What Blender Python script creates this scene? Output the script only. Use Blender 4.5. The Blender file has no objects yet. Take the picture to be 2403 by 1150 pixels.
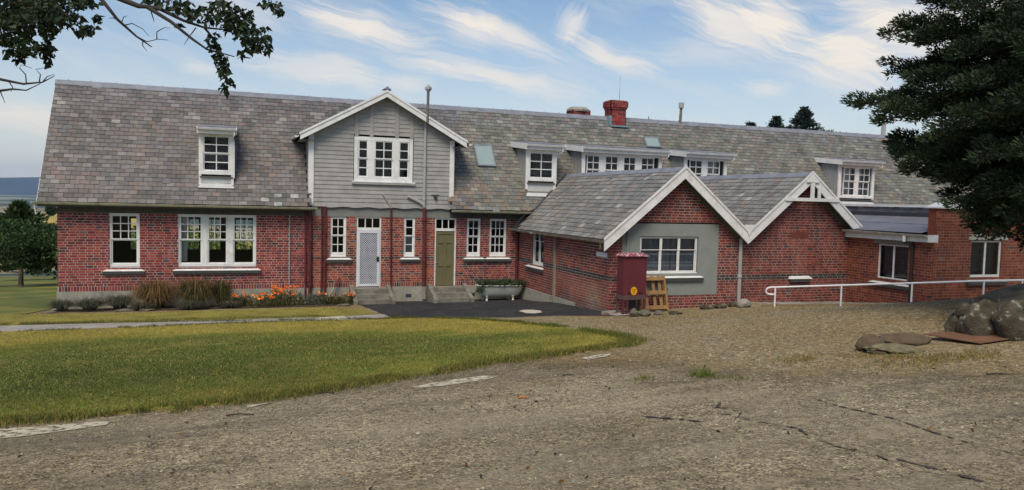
import bpy, math, random
import numpy as np
from mathutils import Vector, Matrix
from mathutils.geometry import delaunay_2d_cdt
rng = np.random.default_rng(7); random.seed(7)
S = bpy.context.scene
COL = S.collection
# ------------------------------------------------------------------ camera, sky, sun, exposure
FPX = 1805.0; CAM = np.array([5.194, -28.25, 3.782])
YAW, PITCH, ROLL = math.radians(20.22), math.radians(3.30), math.radians(1.38)
_f = np.array([math.sin(YAW)*math.cos(PITCH), math.cos(YAW)*math.cos(PITCH), -math.sin(PITCH)])
_r0 = np.array([math.cos(YAW), -math.sin(YAW), 0.0]); _u0 = np.cross(_r0, _f)
_r = math.cos(ROLL)*_r0 + math.sin(ROLL)*_u0
_u = -math.sin(ROLL)*_r0 + math.cos(ROLL)*_u0
cam = bpy.data.cameras.new('camera'); co = bpy.data.objects.new('camera', cam); COL.objects.link(co)
cam.sensor_width = 36; cam.lens = FPX/2403*36; cam.clip_start = .1; cam.clip_end = 90000
co.matrix_world = Matrix(((_r[0], _u[0], -_f[0], CAM[0]), (_r[1], _u[1], -_f[1], CAM[1]), (_r[2], _u[2], -_f[2], CAM[2]), (0, 0, 0, 1)))
S.camera = co
S.view_settings.view_transform = 'Standard'; S.view_settings.look = 'None'
S.view_settings.exposure = 0.32; S.view_settings.gamma = 1.0
SUN_EL, SUN_AZ = math.radians(52), math.radians(212)     # azimuth from +Y clockwise
SKY_STRENGTH = .1
CLOUD_GAIN = 1.0

def ray(u, v):
    d = (u-1201.5)/FPX*_r - (v-575)/FPX*_u + _f
    return d/np.linalg.norm(d)

def make_world():
    w = bpy.data.worlds.new('World'); S.world = w; w.use_nodes = True
    nt = w.node_tree; N = nt.nodes; L = nt.links
    for n in list(N): N.remove(n)
    out = N.new('ShaderNodeOutputWorld'); bg = N.new('ShaderNodeBackground'); bg.inputs[1].default_value = SKY_STRENGTH
    L.new(bg.outputs[0], out.inputs[0])
    sky = N.new('ShaderNodeTexSky'); sky.sky_type = 'NISHITA'; sky.sun_disc = False
    sky.sun_elevation = SUN_EL; sky.sun_rotation = SUN_AZ; sky.air_density = 1.0; sky.dust_density = .6; sky.ozone_density = 1.6
    tc = N.new('ShaderNodeTexCoord'); sep = N.new('ShaderNodeSeparateXYZ'); L.new(tc.outputs['Generated'], sep.inputs[0])
    def m(op, a, b=None, c=None, clamp=False):
        n = N.new('ShaderNodeMath'); n.operation = op; n.use_clamp = clamp
        for i, x in enumerate((a, b, c)):
            if x is None: continue
            if isinstance(x, (int, float)): n.inputs[i].default_value = x
            else: L.new(x, n.inputs[i])
        return n.outputs[0]
    az = m('ARCTAN2', sep.outputs[0], sep.outputs[1]); el = m('ARCSINE', sep.outputs[2])
    cb = N.new('ShaderNodeCombineXYZ'); L.new(az, cb.inputs[0]); L.new(el, cb.inputs[1])
    def noise(scale, det, vec, rough=.55, dist=0):
        n = N.new('ShaderNodeTexNoise'); n.inputs['Scale'].default_value = scale; n.inputs['Detail'].default_value = det
        n.inputs['Roughness'].default_value = rough; n.inputs['Distortion'].default_value = dist; L.new(vec, n.inputs['Vector']); return n
    wn = noise(9, 3, cb.outputs[0])
    sub = N.new('ShaderNodeVectorMath'); sub.operation = 'SUBTRACT'; L.new(wn.outputs['Color'], sub.inputs[0]); sub.inputs[1].default_value = (.5, .5, .5)
    sc = N.new('ShaderNodeVectorMath'); sc.operation = 'SCALE'; L.new(sub.outputs[0], sc.inputs[0]); sc.inputs['Scale'].default_value = .045
    wv = N.new('ShaderNodeVectorMath'); L.new(cb.outputs[0], wv.inputs[0]); L.new(sc.outputs[0], wv.inputs[1])
    def ang(u, v):
        d = ray(u, v); return math.atan2(d[0], d[1]), math.asin(d[2])
    streaks = [  # (u0,v0,u1,v1,width px, weight): cirrus bands of the sky
        (640, 5, 1040, 105, 44, .95), (960, -10, 1320, 140, 34, .85), (1365, 5, 1325, 110, 38, .75), (1310, 80, 1560, 175, 30, .9),
        (560, 130, 900, 180, 42, .6), (930, 130, 1400, 235, 34, .85), (1570, -10, 1890, 115, 60, .95), (1760, -20, 1880, 80, 60, .7),
        (1840, 90, 2120, 200, 62, .95), (1900, 110, 2300, 40, 60, .7), (1950, 5, 2200, 70, 50, .7), (1720, 185, 1870, 215, 26, .6),
        (-160, 245, 260, 300, 40, .8), (410, 150, 540, 175, 22, .45), (880, 180, 1040, 200, 24, .5), (360, -20, 700, 60, 60, .4),
        (2100, 120, 2700, 10, 140, .8), (-700, 0, -100, 120, 140, .6), (1500, 110, 1800, 130, 40, .35), (700, 170, 930, 215, 30, .4),
        (-300, -300, 900, -200, 160, .6), (900, -350, 2400, -150, 170, .7), (1050, 60, 1160, 110, 40, .4)]
    acc = None
    for (u0, v0, u1, v1, wd, wt) in streaks:
        a0, e0 = ang(u0, v0); a1, e1 = ang(u1, v1)
        th = math.atan2(e1-e0, a1-a0); ln = math.hypot(a1-a0, e1-e0)
        mp = N.new('ShaderNodeMapping'); mp.vector_type = 'TEXTURE'
        mp.inputs['Location'].default_value = ((a0+a1)/2, (e0+e1)/2, 0); mp.inputs['Rotation'].default_value = (0, 0, th)
        mp.inputs['Scale'].default_value = (ln*.66, wd/FPX*1.25, 1); L.new(wv.outputs[0], mp.inputs['Vector'])
        m2 = N.new('ShaderNodeMapping'); m2.inputs['Location'].default_value = (u0*.013, v0*.017, wt*3); m2.inputs['Scale'].default_value = (1.3*ln/.2, 3.6*wd/40, 1); L.new(mp.outputs[0], m2.inputs['Vector'])
        fn = noise(1.0, 7, m2.outputs[0], .62, .5)
        g = N.new('ShaderNodeTexGradient'); g.gradient_type = 'SPHERICAL'; L.new(mp.outputs[0], g.inputs[0])
        # soft body eaten away by fibres towards its rim
        x = m('MULTIPLY', m('MULTIPLY_ADD', fn.outputs['Fac'], 2.9, m('MULTIPLY_ADD', g.outputs['Fac'], 1.9, -1.74), True), m('MULTIPLY', m('POWER', g.outputs['Fac'], .5), wt))
        acc = x if acc is None else m('ADD', acc, x)
    mp = N.new('ShaderNodeMapping'); mp.vector_type = 'TEXTURE'; mp.inputs['Rotation'].default_value = (0, 0, -.3); mp.inputs['Scale'].default_value = (1, .2, 1)
    L.new(wv.outputs[0], mp.inputs['Vector'])
    vn = noise(6, 7, mp.outputs[0], .62, .3)
    veil = m('MULTIPLY', m('SUBTRACT', vn.outputs['Fac'], .46, None, True), 1.0)
    mask = m('ADD', m('MULTIPLY', acc, .95), veil, None, True)
    hz = N.new('ShaderNodeMapRange'); hz.inputs['From Min'].default_value = .3; hz.inputs['From Max'].default_value = .0
    hz.inputs['To Min'].default_value = 0; hz.inputs['To Max'].default_value = .93; hz.clamp = True; L.new(el, hz.inputs['Value'])
    k = 1.0/SKY_STRENGTH
    mix1 = N.new('ShaderNodeMix'); mix1.data_type = 'RGBA'; L.new(m('POWER', hz.outputs[0], 1.6), mix1.inputs['Factor'])
    grade = N.new('ShaderNodeMix'); grade.data_type = 'RGBA'; grade.blend_type = 'MULTIPLY'; grade.inputs['Factor'].default_value = 1
    L.new(sky.outputs[0], grade.inputs[6]); grade.inputs[7].default_value = (.9, .98, 1.0, 1)
    L.new(grade.outputs[2], mix1.inputs[6]); mix1.inputs[7].default_value = (.66*k, .645*k, .62*k, 1)
    mix2 = N.new('ShaderNodeMix'); mix2.data_type = 'RGBA'; L.new(mask, mix2.inputs['Factor'])
    L.new(mix1.outputs[2], mix2.inputs[6]); mix2.inputs[7].default_value = (.76*k*CLOUD_GAIN, .70*k*CLOUD_GAIN, .63*k*CLOUD_GAIN, 1)
    L.new(mix2.outputs[2], bg.inputs[0])
make_world()
sl = bpy.data.lights.new('sun', 'SUN'); sl.energy = 2.6; sl.angle = math.radians(30); sl.color = (1, .9, .74)
so = bpy.data.objects.new('sun', sl); COL.objects.link(so)
sd = Vector((math.sin(SUN_AZ)*math.cos(SUN_EL), math.cos(SUN_AZ)*math.cos(SUN_EL), math.sin(SUN_EL)))
so.rotation_euler = sd.to_track_quat('Z', 'Y').to_euler(); so.location = (0, -20, 40)

# ------------------------------------------------------------------ helpers
def mk_mat(name, col=(.5, .5, .5), rough=.8, var=.25, vscale=3.0, bump=0.0, bscale=40.0, attr=False, dirt=None, dscale=1.2, dlo=.5, dhi=.7, spec=.3, metal=0, det=5):
    mt = bpy.data.materials.new(name); mt.use_nodes = True; nt = mt.node_tree; N = nt.nodes; L = nt.links
    b = N['Principled BSDF']; b.inputs['Roughness'].default_value = rough; b.inputs['Specular IOR Level'].default_value = spec; b.inputs['Metallic'].default_value = metal
    tc = N.new('ShaderNodeTexCoord')
    def noise(s, d=det, r=.6):
        n = N.new('ShaderNodeTexNoise'); n.inputs['Scale'].default_value = s; n.inputs['Detail'].default_value = d; n.inputs['Roughness'].default_value = r
        L.new(tc.outputs['Object'], n.inputs['Vector']); return n
    if attr:
        a = N.new('ShaderNodeAttribute'); a.attribute_name = 'tint'; src = a.outputs['Color']
    else:
        a = N.new('ShaderNodeRGB'); a.outputs[0].default_value = (*col, 1); src = a.outputs[0]
    if var:
        n = noise(vscale); mr = N.new('ShaderNodeMapRange'); L.new(n.outputs['Fac'], mr.inputs['Value'])
        mr.inputs['From Min'].default_value = .3; mr.inputs['From Max'].default_value = .7; mr.inputs['To Min'].default_value = 1-var; mr.inputs['To Max'].default_value = 1+var
        mu = N.new('ShaderNodeVectorMath'); mu.operation = 'SCALE'; L.new(src, mu.inputs[0]); L.new(mr.outputs[0], mu.inputs['Scale']); src = mu.outputs[0]
    if dirt:
        n = noise(dscale, 8, .68); mr = N.new('ShaderNodeMapRange'); L.new(n.outputs['Fac'], mr.inputs['Value']); mr.clamp = True
        mr.inputs['From Min'].default_value = dlo; mr.inputs['From Max'].default_value = dhi; mr.inputs['To Max'].default_value = dirt[3]
        mx = N.new('ShaderNodeMix'); mx.data_type = 'RGBA'; L.new(mr.outputs[0], mx.inputs['Factor']); L.new(src, mx.inputs[6]); mx.inputs[7].default_value = (*dirt[:3], 1); src = mx.outputs[2]
    L.new(src, b.inputs['Base Color'])
    if bump:
        n = noise(bscale, 4); bp = N.new('ShaderNodeBump'); bp.inputs['Strength'].default_value = bump; bp.inputs['Distance'].default_value = .02
        L.new(n.outputs['Fac'], bp.inputs['Height']); L.new(bp.outputs[0], b.inputs['Normal'])
    return mt

class MB:
    def __init__(s): s.v = []; s.f = []; s.m = []; s.c = []
    def face(s, pts, m=0, c=(1, 1, 1)):
        n = len(s.v); s.v += [tuple(p) for p in pts]; s.f.append(tuple(range(n, n+len(pts)))); s.m.append(m); s.c.append(c)
    def hexa(s, p, m=0, c=(1, 1, 1)):   # p: 8 corners, bottom 0-3 ccw, top 4-7
        n = len(s.v); s.v += [tuple(q) for q in p]
        for f in ((3, 2, 1, 0), (4, 5, 6, 7), (0, 1, 5, 4), (1, 2, 6, 5), (2, 3, 7, 6), (3, 0, 4, 7)):
            s.f.append(tuple(n+i for i in f)); s.m.append(m); s.c.append(c)
    def box(s, x0, x1, y0, y1, z0, z1, m=0, c=(1, 1, 1)):
        s.hexa([(x0, y0, z0), (x1, y0, z0), (x1, y1, z0), (x0, y1, z0), (x0, y0, z1), (x1, y0, z1), (x1, y1, z1), (x0, y1, z1)], m, c)
    def tbox(s, T, u0, u1, d0, d1, z0, z1, m=0, c=(1, 1, 1)):
        s.hexa([T(u, d, z) for z in (z0, z1) for (u, d) in ((u0, d1), (u1, d1), (u1, d0), (u0, d0))], m, c)
    def beam(s, p, q, w, h, up=(0, 0, 1), m=0, c=(1, 1, 1)):
        p = Vector(p); q = Vector(q); d = (q-p).normalized(); up = Vector(up); a = d.cross(up).normalized()*w/2; b = a.cross(d).normalized()*h/2
        s.hexa([p-a-b, p+a-b, q+a-b, q-a-b, p-a+b, p+a+b, q+a+b, q-a+b], m, c)
    def prism(s, poly, ext, m=0, c=(1, 1, 1)):   # planar polygon extruded by vector
        e = Vector(ext); a = [Vector(p) for p in poly]; b = [p+e for p in a]; n = len(a)
        s.face(a, m, c); s.face(list(reversed(b)), m, c)
        for i in range(n): s.face([a[i], b[i], b[(i+1) % n], a[(i+1) % n]], m, c)
    def tube(s, pts, r, seg=8, m=0, c=(1, 1, 1), cap=True):
        pts = [Vector(p) for p in pts]; rs = r if isinstance(r, (list, tuple)) else [r]*len(pts); n0 = len(s.v); k = len(pts)
        ref = Vector((.3, .2, 1)).normalized()
        for i, p in enumerate(pts):
            d = (pts[min(i+1, k-1)]-pts[max(i-1, 0)]).normalized()
            rr = ref if abs(d.dot(ref)) < .95 else Vector((1, 0, 0))
            a = d.cross(rr).normalized(); b = d.cross(a)
            for j in range(seg):
                t = 2*math.pi*j/seg; s.v.append(tuple(p+(a*math.cos(t)+b*math.sin(t))*rs[i]))
        for i in range(k-1):
            for j in range(seg):
                s.f.append((n0+i*seg+j, n0+i*seg+(j+1) % seg, n0+(i+1)*seg+(j+1) % seg, n0+(i+1)*seg+j)); s.m.append(m); s.c.append(c)
        if cap:
            s.f.append(tuple(n0+j for j in range(seg))); s.m.append(m); s.c.append(c)
            s.f.append(tuple(n0+(k-1)*seg+j for j in range(seg))); s.m.append(m); s.c.append(c)
    def lathe(s, ctr, prof, seg=16, m=0, c=(1, 1, 1), sx=1, sy=1):
        n0 = len(s.v)
        for (r, z) in prof:
            for j in range(seg):
                t = 2*math.pi*j/seg; s.v.append((ctr[0]+r*sx*math.cos(t), ctr[1]+r*sy*math.sin(t), ctr[2]+z))
        for i in range(len(prof)-1):
            for j in range(seg):
                s.f.append((n0+i*seg+j, n0+i*seg+(j+1) % seg, n0+(i+1)*seg+(j+1) % seg, n0+(i+1)*seg+j)); s.m.append(m); s.c.append(c)
    def build(s, name, mats, parent=None, smooth=False):
        return link_mesh(name, s.v, s.f, mats, parent, s.m, s.c, smooth)

def root_loc(p):
    l = Vector((0, 0, 0))
    while p is not None: l += p.location; p = p.parent
    return l
def link_mesh(name, v, f, mats, parent=None, mi=None, tint=None, smooth=False):
    me = bpy.data.meshes.new(name); off = root_loc(parent) if parent else Vector((0, 0, 0))
    V = np.asarray(v, dtype=np.float64).reshape(-1, 3)-np.array(off)
    if isinstance(f, np.ndarray):
        k = f.shape[1]; nf = len(f)
        me.vertices.add(len(V)); me.vertices.foreach_set('co', V.ravel()); me.loops.add(nf*k); me.loops.foreach_set('vertex_index', f.ravel().astype(np.int32))
        me.polygons.add(nf); me.polygons.foreach_set('loop_start', np.arange(nf, dtype=np.int32)*k); me.update(calc_edges=True)
    else:
        me.from_pydata(V.tolist(), [], f); me.update()
    if not isinstance(mats, (list, tuple)): mats = [mats]
    for m in mats: me.materials.append(m)
    if mi is not None and len(mats) > 1: me.polygons.foreach_set('material_index', np.asarray(mi, dtype=np.int32))
    if tint is not None:
        T = np.asarray(tint, dtype=np.float32); T = np.concatenate([T[:, :3], np.ones((len(T), 1), np.float32)], 1)
        at = me.attributes.new('tint', 'FLOAT_COLOR', 'FACE'); at.data.foreach_set('color', T.ravel())
    if smooth: me.polygons.foreach_set('use_smooth', np.ones(len(me.polygons), dtype=bool))
    o = bpy.data.objects.new(name, me); COL.objects.link(o)
    if parent: o.parent = parent
    return o
def thing(name, label, cat, loc=(0, 0, 0), group=None):
    o = bpy.data.objects.new(name, None); COL.objects.link(o); o.location = loc; o.empty_display_size = .3
    return tag(o, label, cat, group)
def tag(o, label, cat, group=None):
    o['label'] = label; o['category'] = cat
    if group: o['group'] = group
    return o
def struct(o, kind='structure', label=None, cat=None):
    o['kind'] = kind
    if label: o['label'] = label
    if cat: o['category'] = cat
    return o

# ------------------------------------------------------------------ terrain
CP = np.array([(0, -.6, -.06), (5, -1, -.02), (10, -1.5, 0), (14, -1.3, 0), (15.9, -2, .08), (15.9, -4, .3), (15.9, -7.8, .5), (18, -8.3, .58), (20.5, -8.2, .68),
    (24.8, -8, .62), (24.85, -10.5, .93), (26.7, -11.3, 1.08), (30, -11.6, 1.2), (36, -11, 1.3), (5.2, -28.25, 2.18), (-4, -28, 1.98), (13, -28.5, 2.45), (2, -5.5, .2), (8, -5.5, .2), (13, -5.5, .24),
    (8, -9, .5), (0, -9, .42), (8, -18, 1.28), (0, -18, 1.14), (5, -36, 2.7), (-15, -10, .25), (-20, -28, 1.7), (16.2, -19.6, 1.88), (13, -18, 1.55), (17.5, -18.4, 2.15), (20, -18.6, 2.35), (24, -18.5, 2.5), (21, -15.5, 1.75), (22, -13, 1.25),
    (5, 12, -.8), (-6, 5, -.5), (-12, 15, -1.3), (-15, 30, -2.5), (0, 50, -3.9), (-30, 50, -4.2), (30, 15, .2), (45, -12, 1.6), (45, 20, .2), (50, -40, 4), (-45, 0, -.8), (-45, -40, 2), (30, 50, -3), (60, 60, -3), (0, -60, 4.2), (30, -60, 5)], float)
def _phi(r2): return .5*r2*np.log(r2+1e-9)
def _fit():
    n = len(CP); d2 = ((CP[:, None, :2]-CP[None, :, :2])**2).sum(2); A = np.zeros((n+3, n+3)); A[:n, :n] = _phi(d2)+np.eye(n)*.6
    P = np.c_[np.ones(n), CP[:, :2]]; A[:n, n:] = P; A[n:, :n] = P.T
    return np.linalg.solve(A, np.r_[CP[:, 2], 0, 0, 0])
_W = _fit()
def H(x, y):
    x = np.asarray(x, float); y = np.asarray(y, float); sh = x.shape; xr, yr = x.ravel(), y.ravel()
    xc, yc = np.clip(xr, -60, 70), np.clip(yr, -60, 60)
    z = np.zeros(len(xr)); n = len(CP)
    for s0 in range(0, len(xr), 40000):
        sl_ = slice(s0, s0+40000); d2 = (xc[sl_, None]-CP[None, :, 0])**2+(yc[sl_, None]-CP[None, :, 1])**2
        z[sl_] = _phi(d2)@_W[:n]+_W[n]+_W[n+1]*xc[sl_]+_W[n+2]*yc[sl_]
    r = np.maximum(0, np.hypot(xr-xc, yr-yc)); z -= r*.16
    return z.reshape(sh)
def h(x, y): return float(H(np.array([x]), np.array([y]))[0])
def G(u, v):        # where the ray through a photo point meets the ground
    d = ray(u, v); t = np.linspace(2, 90, 1500); p = CAM[None]+t[:, None]*d[None]
    g = p[:, 2]-H(p[:, 0], p[:, 1]); k = np.argmax(g < 0)
    if g[k] >= 0: k = len(t)-1
    a = g[k-1]/(g[k-1]-g[k]) if k > 0 and g[k] < 0 else 0
    tt = t[k-1]+a*(t[k]-t[k-1]); q = CAM+tt*d
    return float(q[0]), float(q[1])
def AT(u, v, depth):   # point at a given depth along the optical axis
    d = (u-1201.5)/FPX*_r - (v-575)/FPX*_u + _f
    return CAM+d*depth

def in_poly(x, y, P):
    c = np.zeros(x.shape, bool); n = len(P); j = n-1
    for i in range(n):
        xi, yi = P[i]; xj, yj = P[j]
        m = ((yi > y) != (yj > y)) & (x < (xj-xi)*(y-yi)/(yj-yi+1e-12)+xi); c ^= m; j = i
    return c
def densify(P, step):
    o = []
    for i in range(len(P)):
        a = np.array(P[i]); b = np.array(P[(i+1) % len(P)]); k = max(1, int(np.linalg.norm(b-a)/step))
        for t in range(k): o.append(tuple(a+(b-a)*t/k))
    return o
def sheet(name, poly, off, mat, sp=.5, rough_edge=0.0, step=.4, drop=0.0):
    P = densify(poly, step)
    if rough_edge: P = [(x+rng.normal()*rough_edge, y+rng.normal()*rough_edge) for x, y in P]
    A = np.array(P); x0, y0 = A.min(0); x1, y1 = A.max(0)
    gx, gy = np.meshgrid(np.arange(x0+sp*.5, x1, sp), np.arange(y0+sp*.5, y1, sp)); gx = gx.ravel(); gy = gy.ravel()
    k = in_poly(gx, gy, P); gx, gy = gx[k], gy[k]
    vs = [Vector(p) for p in P]+[Vector((a, b)) for a, b in zip(gx, gy)]; n = len(P)
    v, e, f, *_ = delaunay_2d_cdt(vs, [(i, (i+1) % n) for i in range(n)], [], 1, 1e-4)
    X = np.array([p.x for p in v]); Y = np.array([p.y for p in v]); Z = H(X, Y)+off
    V = [tuple(t) for t in np.c_[X, Y, Z]]; F = [tuple(t) for t in f]
    if drop:
        b = len(V); ring = [(x, y) for x, y in P]; Zr = H(np.array([p[0] for p in ring]), np.array([p[1] for p in ring]))+off
        for (x, y), z in zip(ring, Zr): V.append((x, y, z)); V.append((x, y, z-drop))
        for i in range(n): j = (i+1) % n; F.append((b+2*i, b+2*j, b+2*j+1, b+2*i+1))
    return struct(link_mesh(name, V, F, mat, smooth=False))

# ------------------------------------------------------------------ ground materials
def tracks(mt):
    nt = mt.node_tree; N = nt.nodes; L = nt.links; b = N['Principled BSDF']; src = b.inputs['Base Color'].links[0].from_socket; tc = [n for n in N if n.type == 'TEX_COORD'][0]
    for (rot, sx, sy, sc, lo, hi, col, amt) in ((.35, .35, 1.6, .55, .5, .66, (.07, .06, .055), .6), (.2, .3, 1.8, .8, .5, .68, (.34, .285, .19), .55), (0, 1, 1, .22, .52, .62, (.14, .115, .085), .4)):
        mp = N.new('ShaderNodeMapping'); mp.inputs['Rotation'].default_value = (0, 0, rot); mp.inputs['Scale'].default_value = (sx, sy, 1); mp.inputs['Location'].default_value = (sc*31, lo*17, 0); L.new(tc.outputs['Object'], mp.inputs[0])
        n = N.new('ShaderNodeTexNoise'); n.inputs['Scale'].default_value = sc; n.inputs['Detail'].default_value = 9; n.inputs['Roughness'].default_value = .68; L.new(mp.outputs[0], n.inputs['Vector'])
        mr = N.new('ShaderNodeMapRange'); mr.clamp = True; mr.inputs['From Min'].default_value = lo; mr.inputs['From Max'].default_value = hi; mr.inputs['To Max'].default_value = amt; L.new(n.outputs['Fac'], mr.inputs[0])
        mx = N.new('ShaderNodeMix'); mx.data_type = 'RGBA'; L.new(mr.outputs[0], mx.inputs['Factor']); L.new(src, mx.inputs[6]); mx.inputs[7].default_value = (*col, 1); src = mx.outputs[2]
    L.new(src, b.inputs['Base Color'])
def gravel_mat(name, stops, cell, big, patch, bump=.5, rim=None):
    mt = bpy.data.materials.new(name); mt.use_nodes = True; nt = mt.node_tree; N = nt.nodes; L = nt.links; b = N['Principled BSDF']
    b.inputs['Roughness'].default_value = .9; b.inputs['Specular IOR Level'].default_value = .2
    tc = N.new('ShaderNodeTexCoord')
    def vor(s):
        n = N.new('ShaderNodeTexVoronoi'); n.inputs['Scale'].default_value = s; n.inputs['Randomness'].default_value = 1; L.new(tc.outputs['Object'], n.inputs['Vector']); return n
    def noi(s, d=5, r=.6):
        n = N.new('ShaderNodeTexNoise'); n.inputs['Scale'].default_value = s; n.inputs['Detail'].default_value = d; n.inputs['Roughness'].default_value = r; L.new(tc.outputs['Object'], n.inputs['Vector']); return n
    v1 = vor(cell); sp = N.new('ShaderNodeSeparateColor'); L.new(v1.outputs['Color'], sp.inputs[0])
    cr = N.new('ShaderNodeValToRGB'); e = cr.color_ramp; e.interpolation = 'CONSTANT'
    while len(e.elements) < len(stops): e.elements.new(.5)
    for el, (p, c) in zip(e.elements, stops): el.position = p; el.color = (*c, 1)
    L.new(sp.outputs[0], cr.inputs[0])
    # larger stones and blotches
    v2 = vor(cell*.33); sp2 = N.new('ShaderNodeSeparateColor'); L.new(v2.outputs['Color'], sp2.inputs[0])
    mr2 = N.new('ShaderNodeMapRange'); L.new(sp2.outputs[0], mr2.inputs[0]); mr2.inputs['To Min'].default_value = .72; mr2.inputs['To Max'].default_value = 1.28
    sc = N.new('ShaderNodeVectorMath'); sc.operation = 'SCALE'; L.new(cr.outputs[0], sc.inputs[0]); L.new(mr2.outputs[0], sc.inputs['Scale'])
    n1 = noi(.35, 8, .62); mr = N.new('ShaderNodeMapRange'); mr.clamp = True; L.new(n1.outputs['Fac'], mr.inputs[0]); mr.inputs['From Min'].default_value = .4; mr.inputs['From Max'].default_value = .62; mr.inputs['To Max'].default_value = .8
    mx = N.new('ShaderNodeMix'); mx.data_type = 'RGBA'; mx.blend_type = 'MULTIPLY'; L.new(mr.outputs[0], mx.inputs['Factor']); L.new(sc.outputs[0], mx.inputs[6]); mx.inputs[7].default_value = (*big, 1)
    n2 = noi(1.7, 8, .7); mr3 = N.new('ShaderNodeMapRange'); mr3.clamp = True; L.new(n2.outputs['Fac'], mr3.inputs[0]); mr3.inputs['From Min'].default_value = .5; mr3.inputs['From Max'].default_value = .68; mr3.inputs['To Max'].default_value = .75
    mx2 = N.new('ShaderNodeMix'); mx2.data_type = 'RGBA'; L.new(mr3.outputs[0], mx2.inputs['Factor']); L.new(mx.outputs[2], mx2.inputs[6]); mx2.inputs[7].default_value = (*patch, 1)
    n3 = noi(9, 6, .7); mr4 = N.new('ShaderNodeMapRange'); L.new(n3.outputs['Fac'], mr4.inputs[0]); mr4.inputs['From Min'].default_value = .3; mr4.inputs['From Max'].default_value = .7; mr4.inputs['To Min'].default_value = .72; mr4.inputs['To Max'].default_value = 1.28
    s2 = N.new('ShaderNodeVectorMath'); s2.operation = 'SCALE'; L.new(mx2.outputs[2], s2.inputs[0]); L.new(mr4.outputs[0], s2.inputs['Scale'])
    L.new(s2.outputs[0], b.inputs['Base Color'])
    bp = N.new('ShaderNodeBump'); bp.inputs['Strength'].default_value = bump; bp.inputs['Distance'].default_value = .012; bp.invert = True
    L.new(v1.outputs['Distance'], bp.inputs['Height']); L.new(bp.outputs[0], b.inputs['Normal'])
    return mt
M_gravel = gravel_mat('gravel', [(0, (.13, .1, .06)), (.2, (.215, .168, .095)), (.45, (.275, .216, .122)), (.7, (.325, .26, .15)), (.9, (.4, .335, .22))], 52, (.76, .64, .45), (.25, .175, .075), .6)
M_road = gravel_mat('worn_chip_seal', [(0, (.09, .07, .045)), (.16, (.2, .162, .1)), (.4, (.29, .235, .145)), (.7, (.375, .305, .19)), (.9, (.5, .425, .29))], 58, (.58, .53, .46), (.29, .24, .155), .6)
tracks(M_road)
M_asphalt = gravel_mat('dark_asphalt', [(0, (.02, .02, .022)), (.3, (.035, .035, .037)), (.7, (.05, .05, .052)), (.93, (.09, .088, .085))], 60, (.7, .7, .72), (.075, .072, .068), .3)
M_patch = gravel_mat('repair_patch', [(0, (.13, .103, .07)), (.3, (.225, .182, .118)), (.6, (.285, .232, .15)), (.9, (.35, .29, .195))], 75, (.85, .8, .72), (.28, .23, .15), .3)
M_soil = mk_mat('lawn_soil', (.19, .18, .04), .95, .4, 1.2, .4, 60, dirt=(.3, .22, .06, .5), dscale=1.6)
M_bed = mk_mat('bed_soil', (.085, .065, .045), .95, .45, 5, .8, 30)
M_path = mk_mat('path_concrete', (.33, .3, .26), .85, .22, 2.2, .3, 60, dirt=(.17, .15, .12, .7), dscale=1.6)
M_pathlight = mk_mat('new_path_concrete', (.52, .46, .37), .85, .12, 2.2, .2, 60)
M_conc = mk_mat('weathered_concrete', (.3, .28, .235), .9, .25, 4, .4, 50, dirt=(.12, .105, .085, .8), dscale=2.2)

# ground base
def grid_axis(a, b, fine0, fine1, fs, cs): return np.unique(np.round(np.r_[np.arange(a, fine0, cs), np.arange(fine0, fine1, fs), np.arange(fine1, b+cs, cs)], 3))
gx = grid_axis(-260, 260, -20, 46, .5, 8); gy = grid_axis(-120, 330, -40, 4, .5, 8)
XX, YY = np.meshgrid(gx, gy); ZZ = H(XX, YY); nx, ny = len(gx), len(gy)
idx = np.arange(nx*ny).reshape(ny, nx)
Fq = np.stack([idx[:-1, :-1].ravel(), idx[:-1, 1:].ravel(), idx[1:, 1:].ravel(), idx[1:, :-1].ravel()], 1)
struct(link_mesh('ground', np.stack([XX.ravel(), YY.ravel(), ZZ.ravel()], 1), Fq, M_gravel, smooth=True))

lawn_px = [(-900, 800), (-300, 793), (0, 781), (300, 770), (600, 758), (900, 750.5), (925, 748.5), (1000, 747.5), (1100, 750), (1200, 757), (1300, 768), (1400, 782), (1460, 793), (1488, 803),
           (1450, 815), (1370, 823), (1200, 846), (1050, 869), (900, 894), (700, 926), (400, 962), (200, 980), (0, 994), (-500, 1035), (-1200, 1090)]
LAWN = [G(*p) for p in lawn_px]
strip_px = [(-900, 772), (0, 765), (400, 754), (760, 745), (880, 739), (850, 727), (760, 724), (560, 729), (300, 737), (140, 740), (-900, 748)]
STRIP = [G(*p) for p in strip_px]
path_px = [(-900, 774), (0, 766.5), (400, 755.5), (760, 746), (882, 739.5), (900, 739), (921, 747), (900, 749), (600, 756.5), (300, 768.5), (0, 779.5), (-900, 797)]
PATH = [G(*p) for p in path_px]
sheet('lawn', LAWN, .018, M_soil, .6, .05, .4, .018)
sheet('lawn_strip', STRIP, .03, M_soil, .6, .02, .5, .03)
sheet('footpath', PATH, .022, M_path, .5, 0, .8, .022)
lightslab = [G(*p) for p in ((748, 747), (808, 743), (816, 751.5), (752, 754.5))]
sheet('path_slab', lightslab, .027, M_pathlight, .3)
bed = [(-.05, -.02), (9.2, -.02), (9.2, -1.15), (7, -1.3), (4, -1.5), (1, -1.25), (-.05, -1.0)]
sheet('garden_bed', bed, .02, M_bed, .3, .04, .3)
yard_px = [(838, 706), (842, 714), (880, 730), (921, 748), (1000, 747), (1100, 745), (1200, 745), (1300, 741), (1400, 741), (1470, 742), (1500, 735)]
YARD = [G(*p) for p in yard_px]+[(16.9, -7.6), (15.9, -7.6), (15.85, -.05), (9.2, -.05)]
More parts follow.
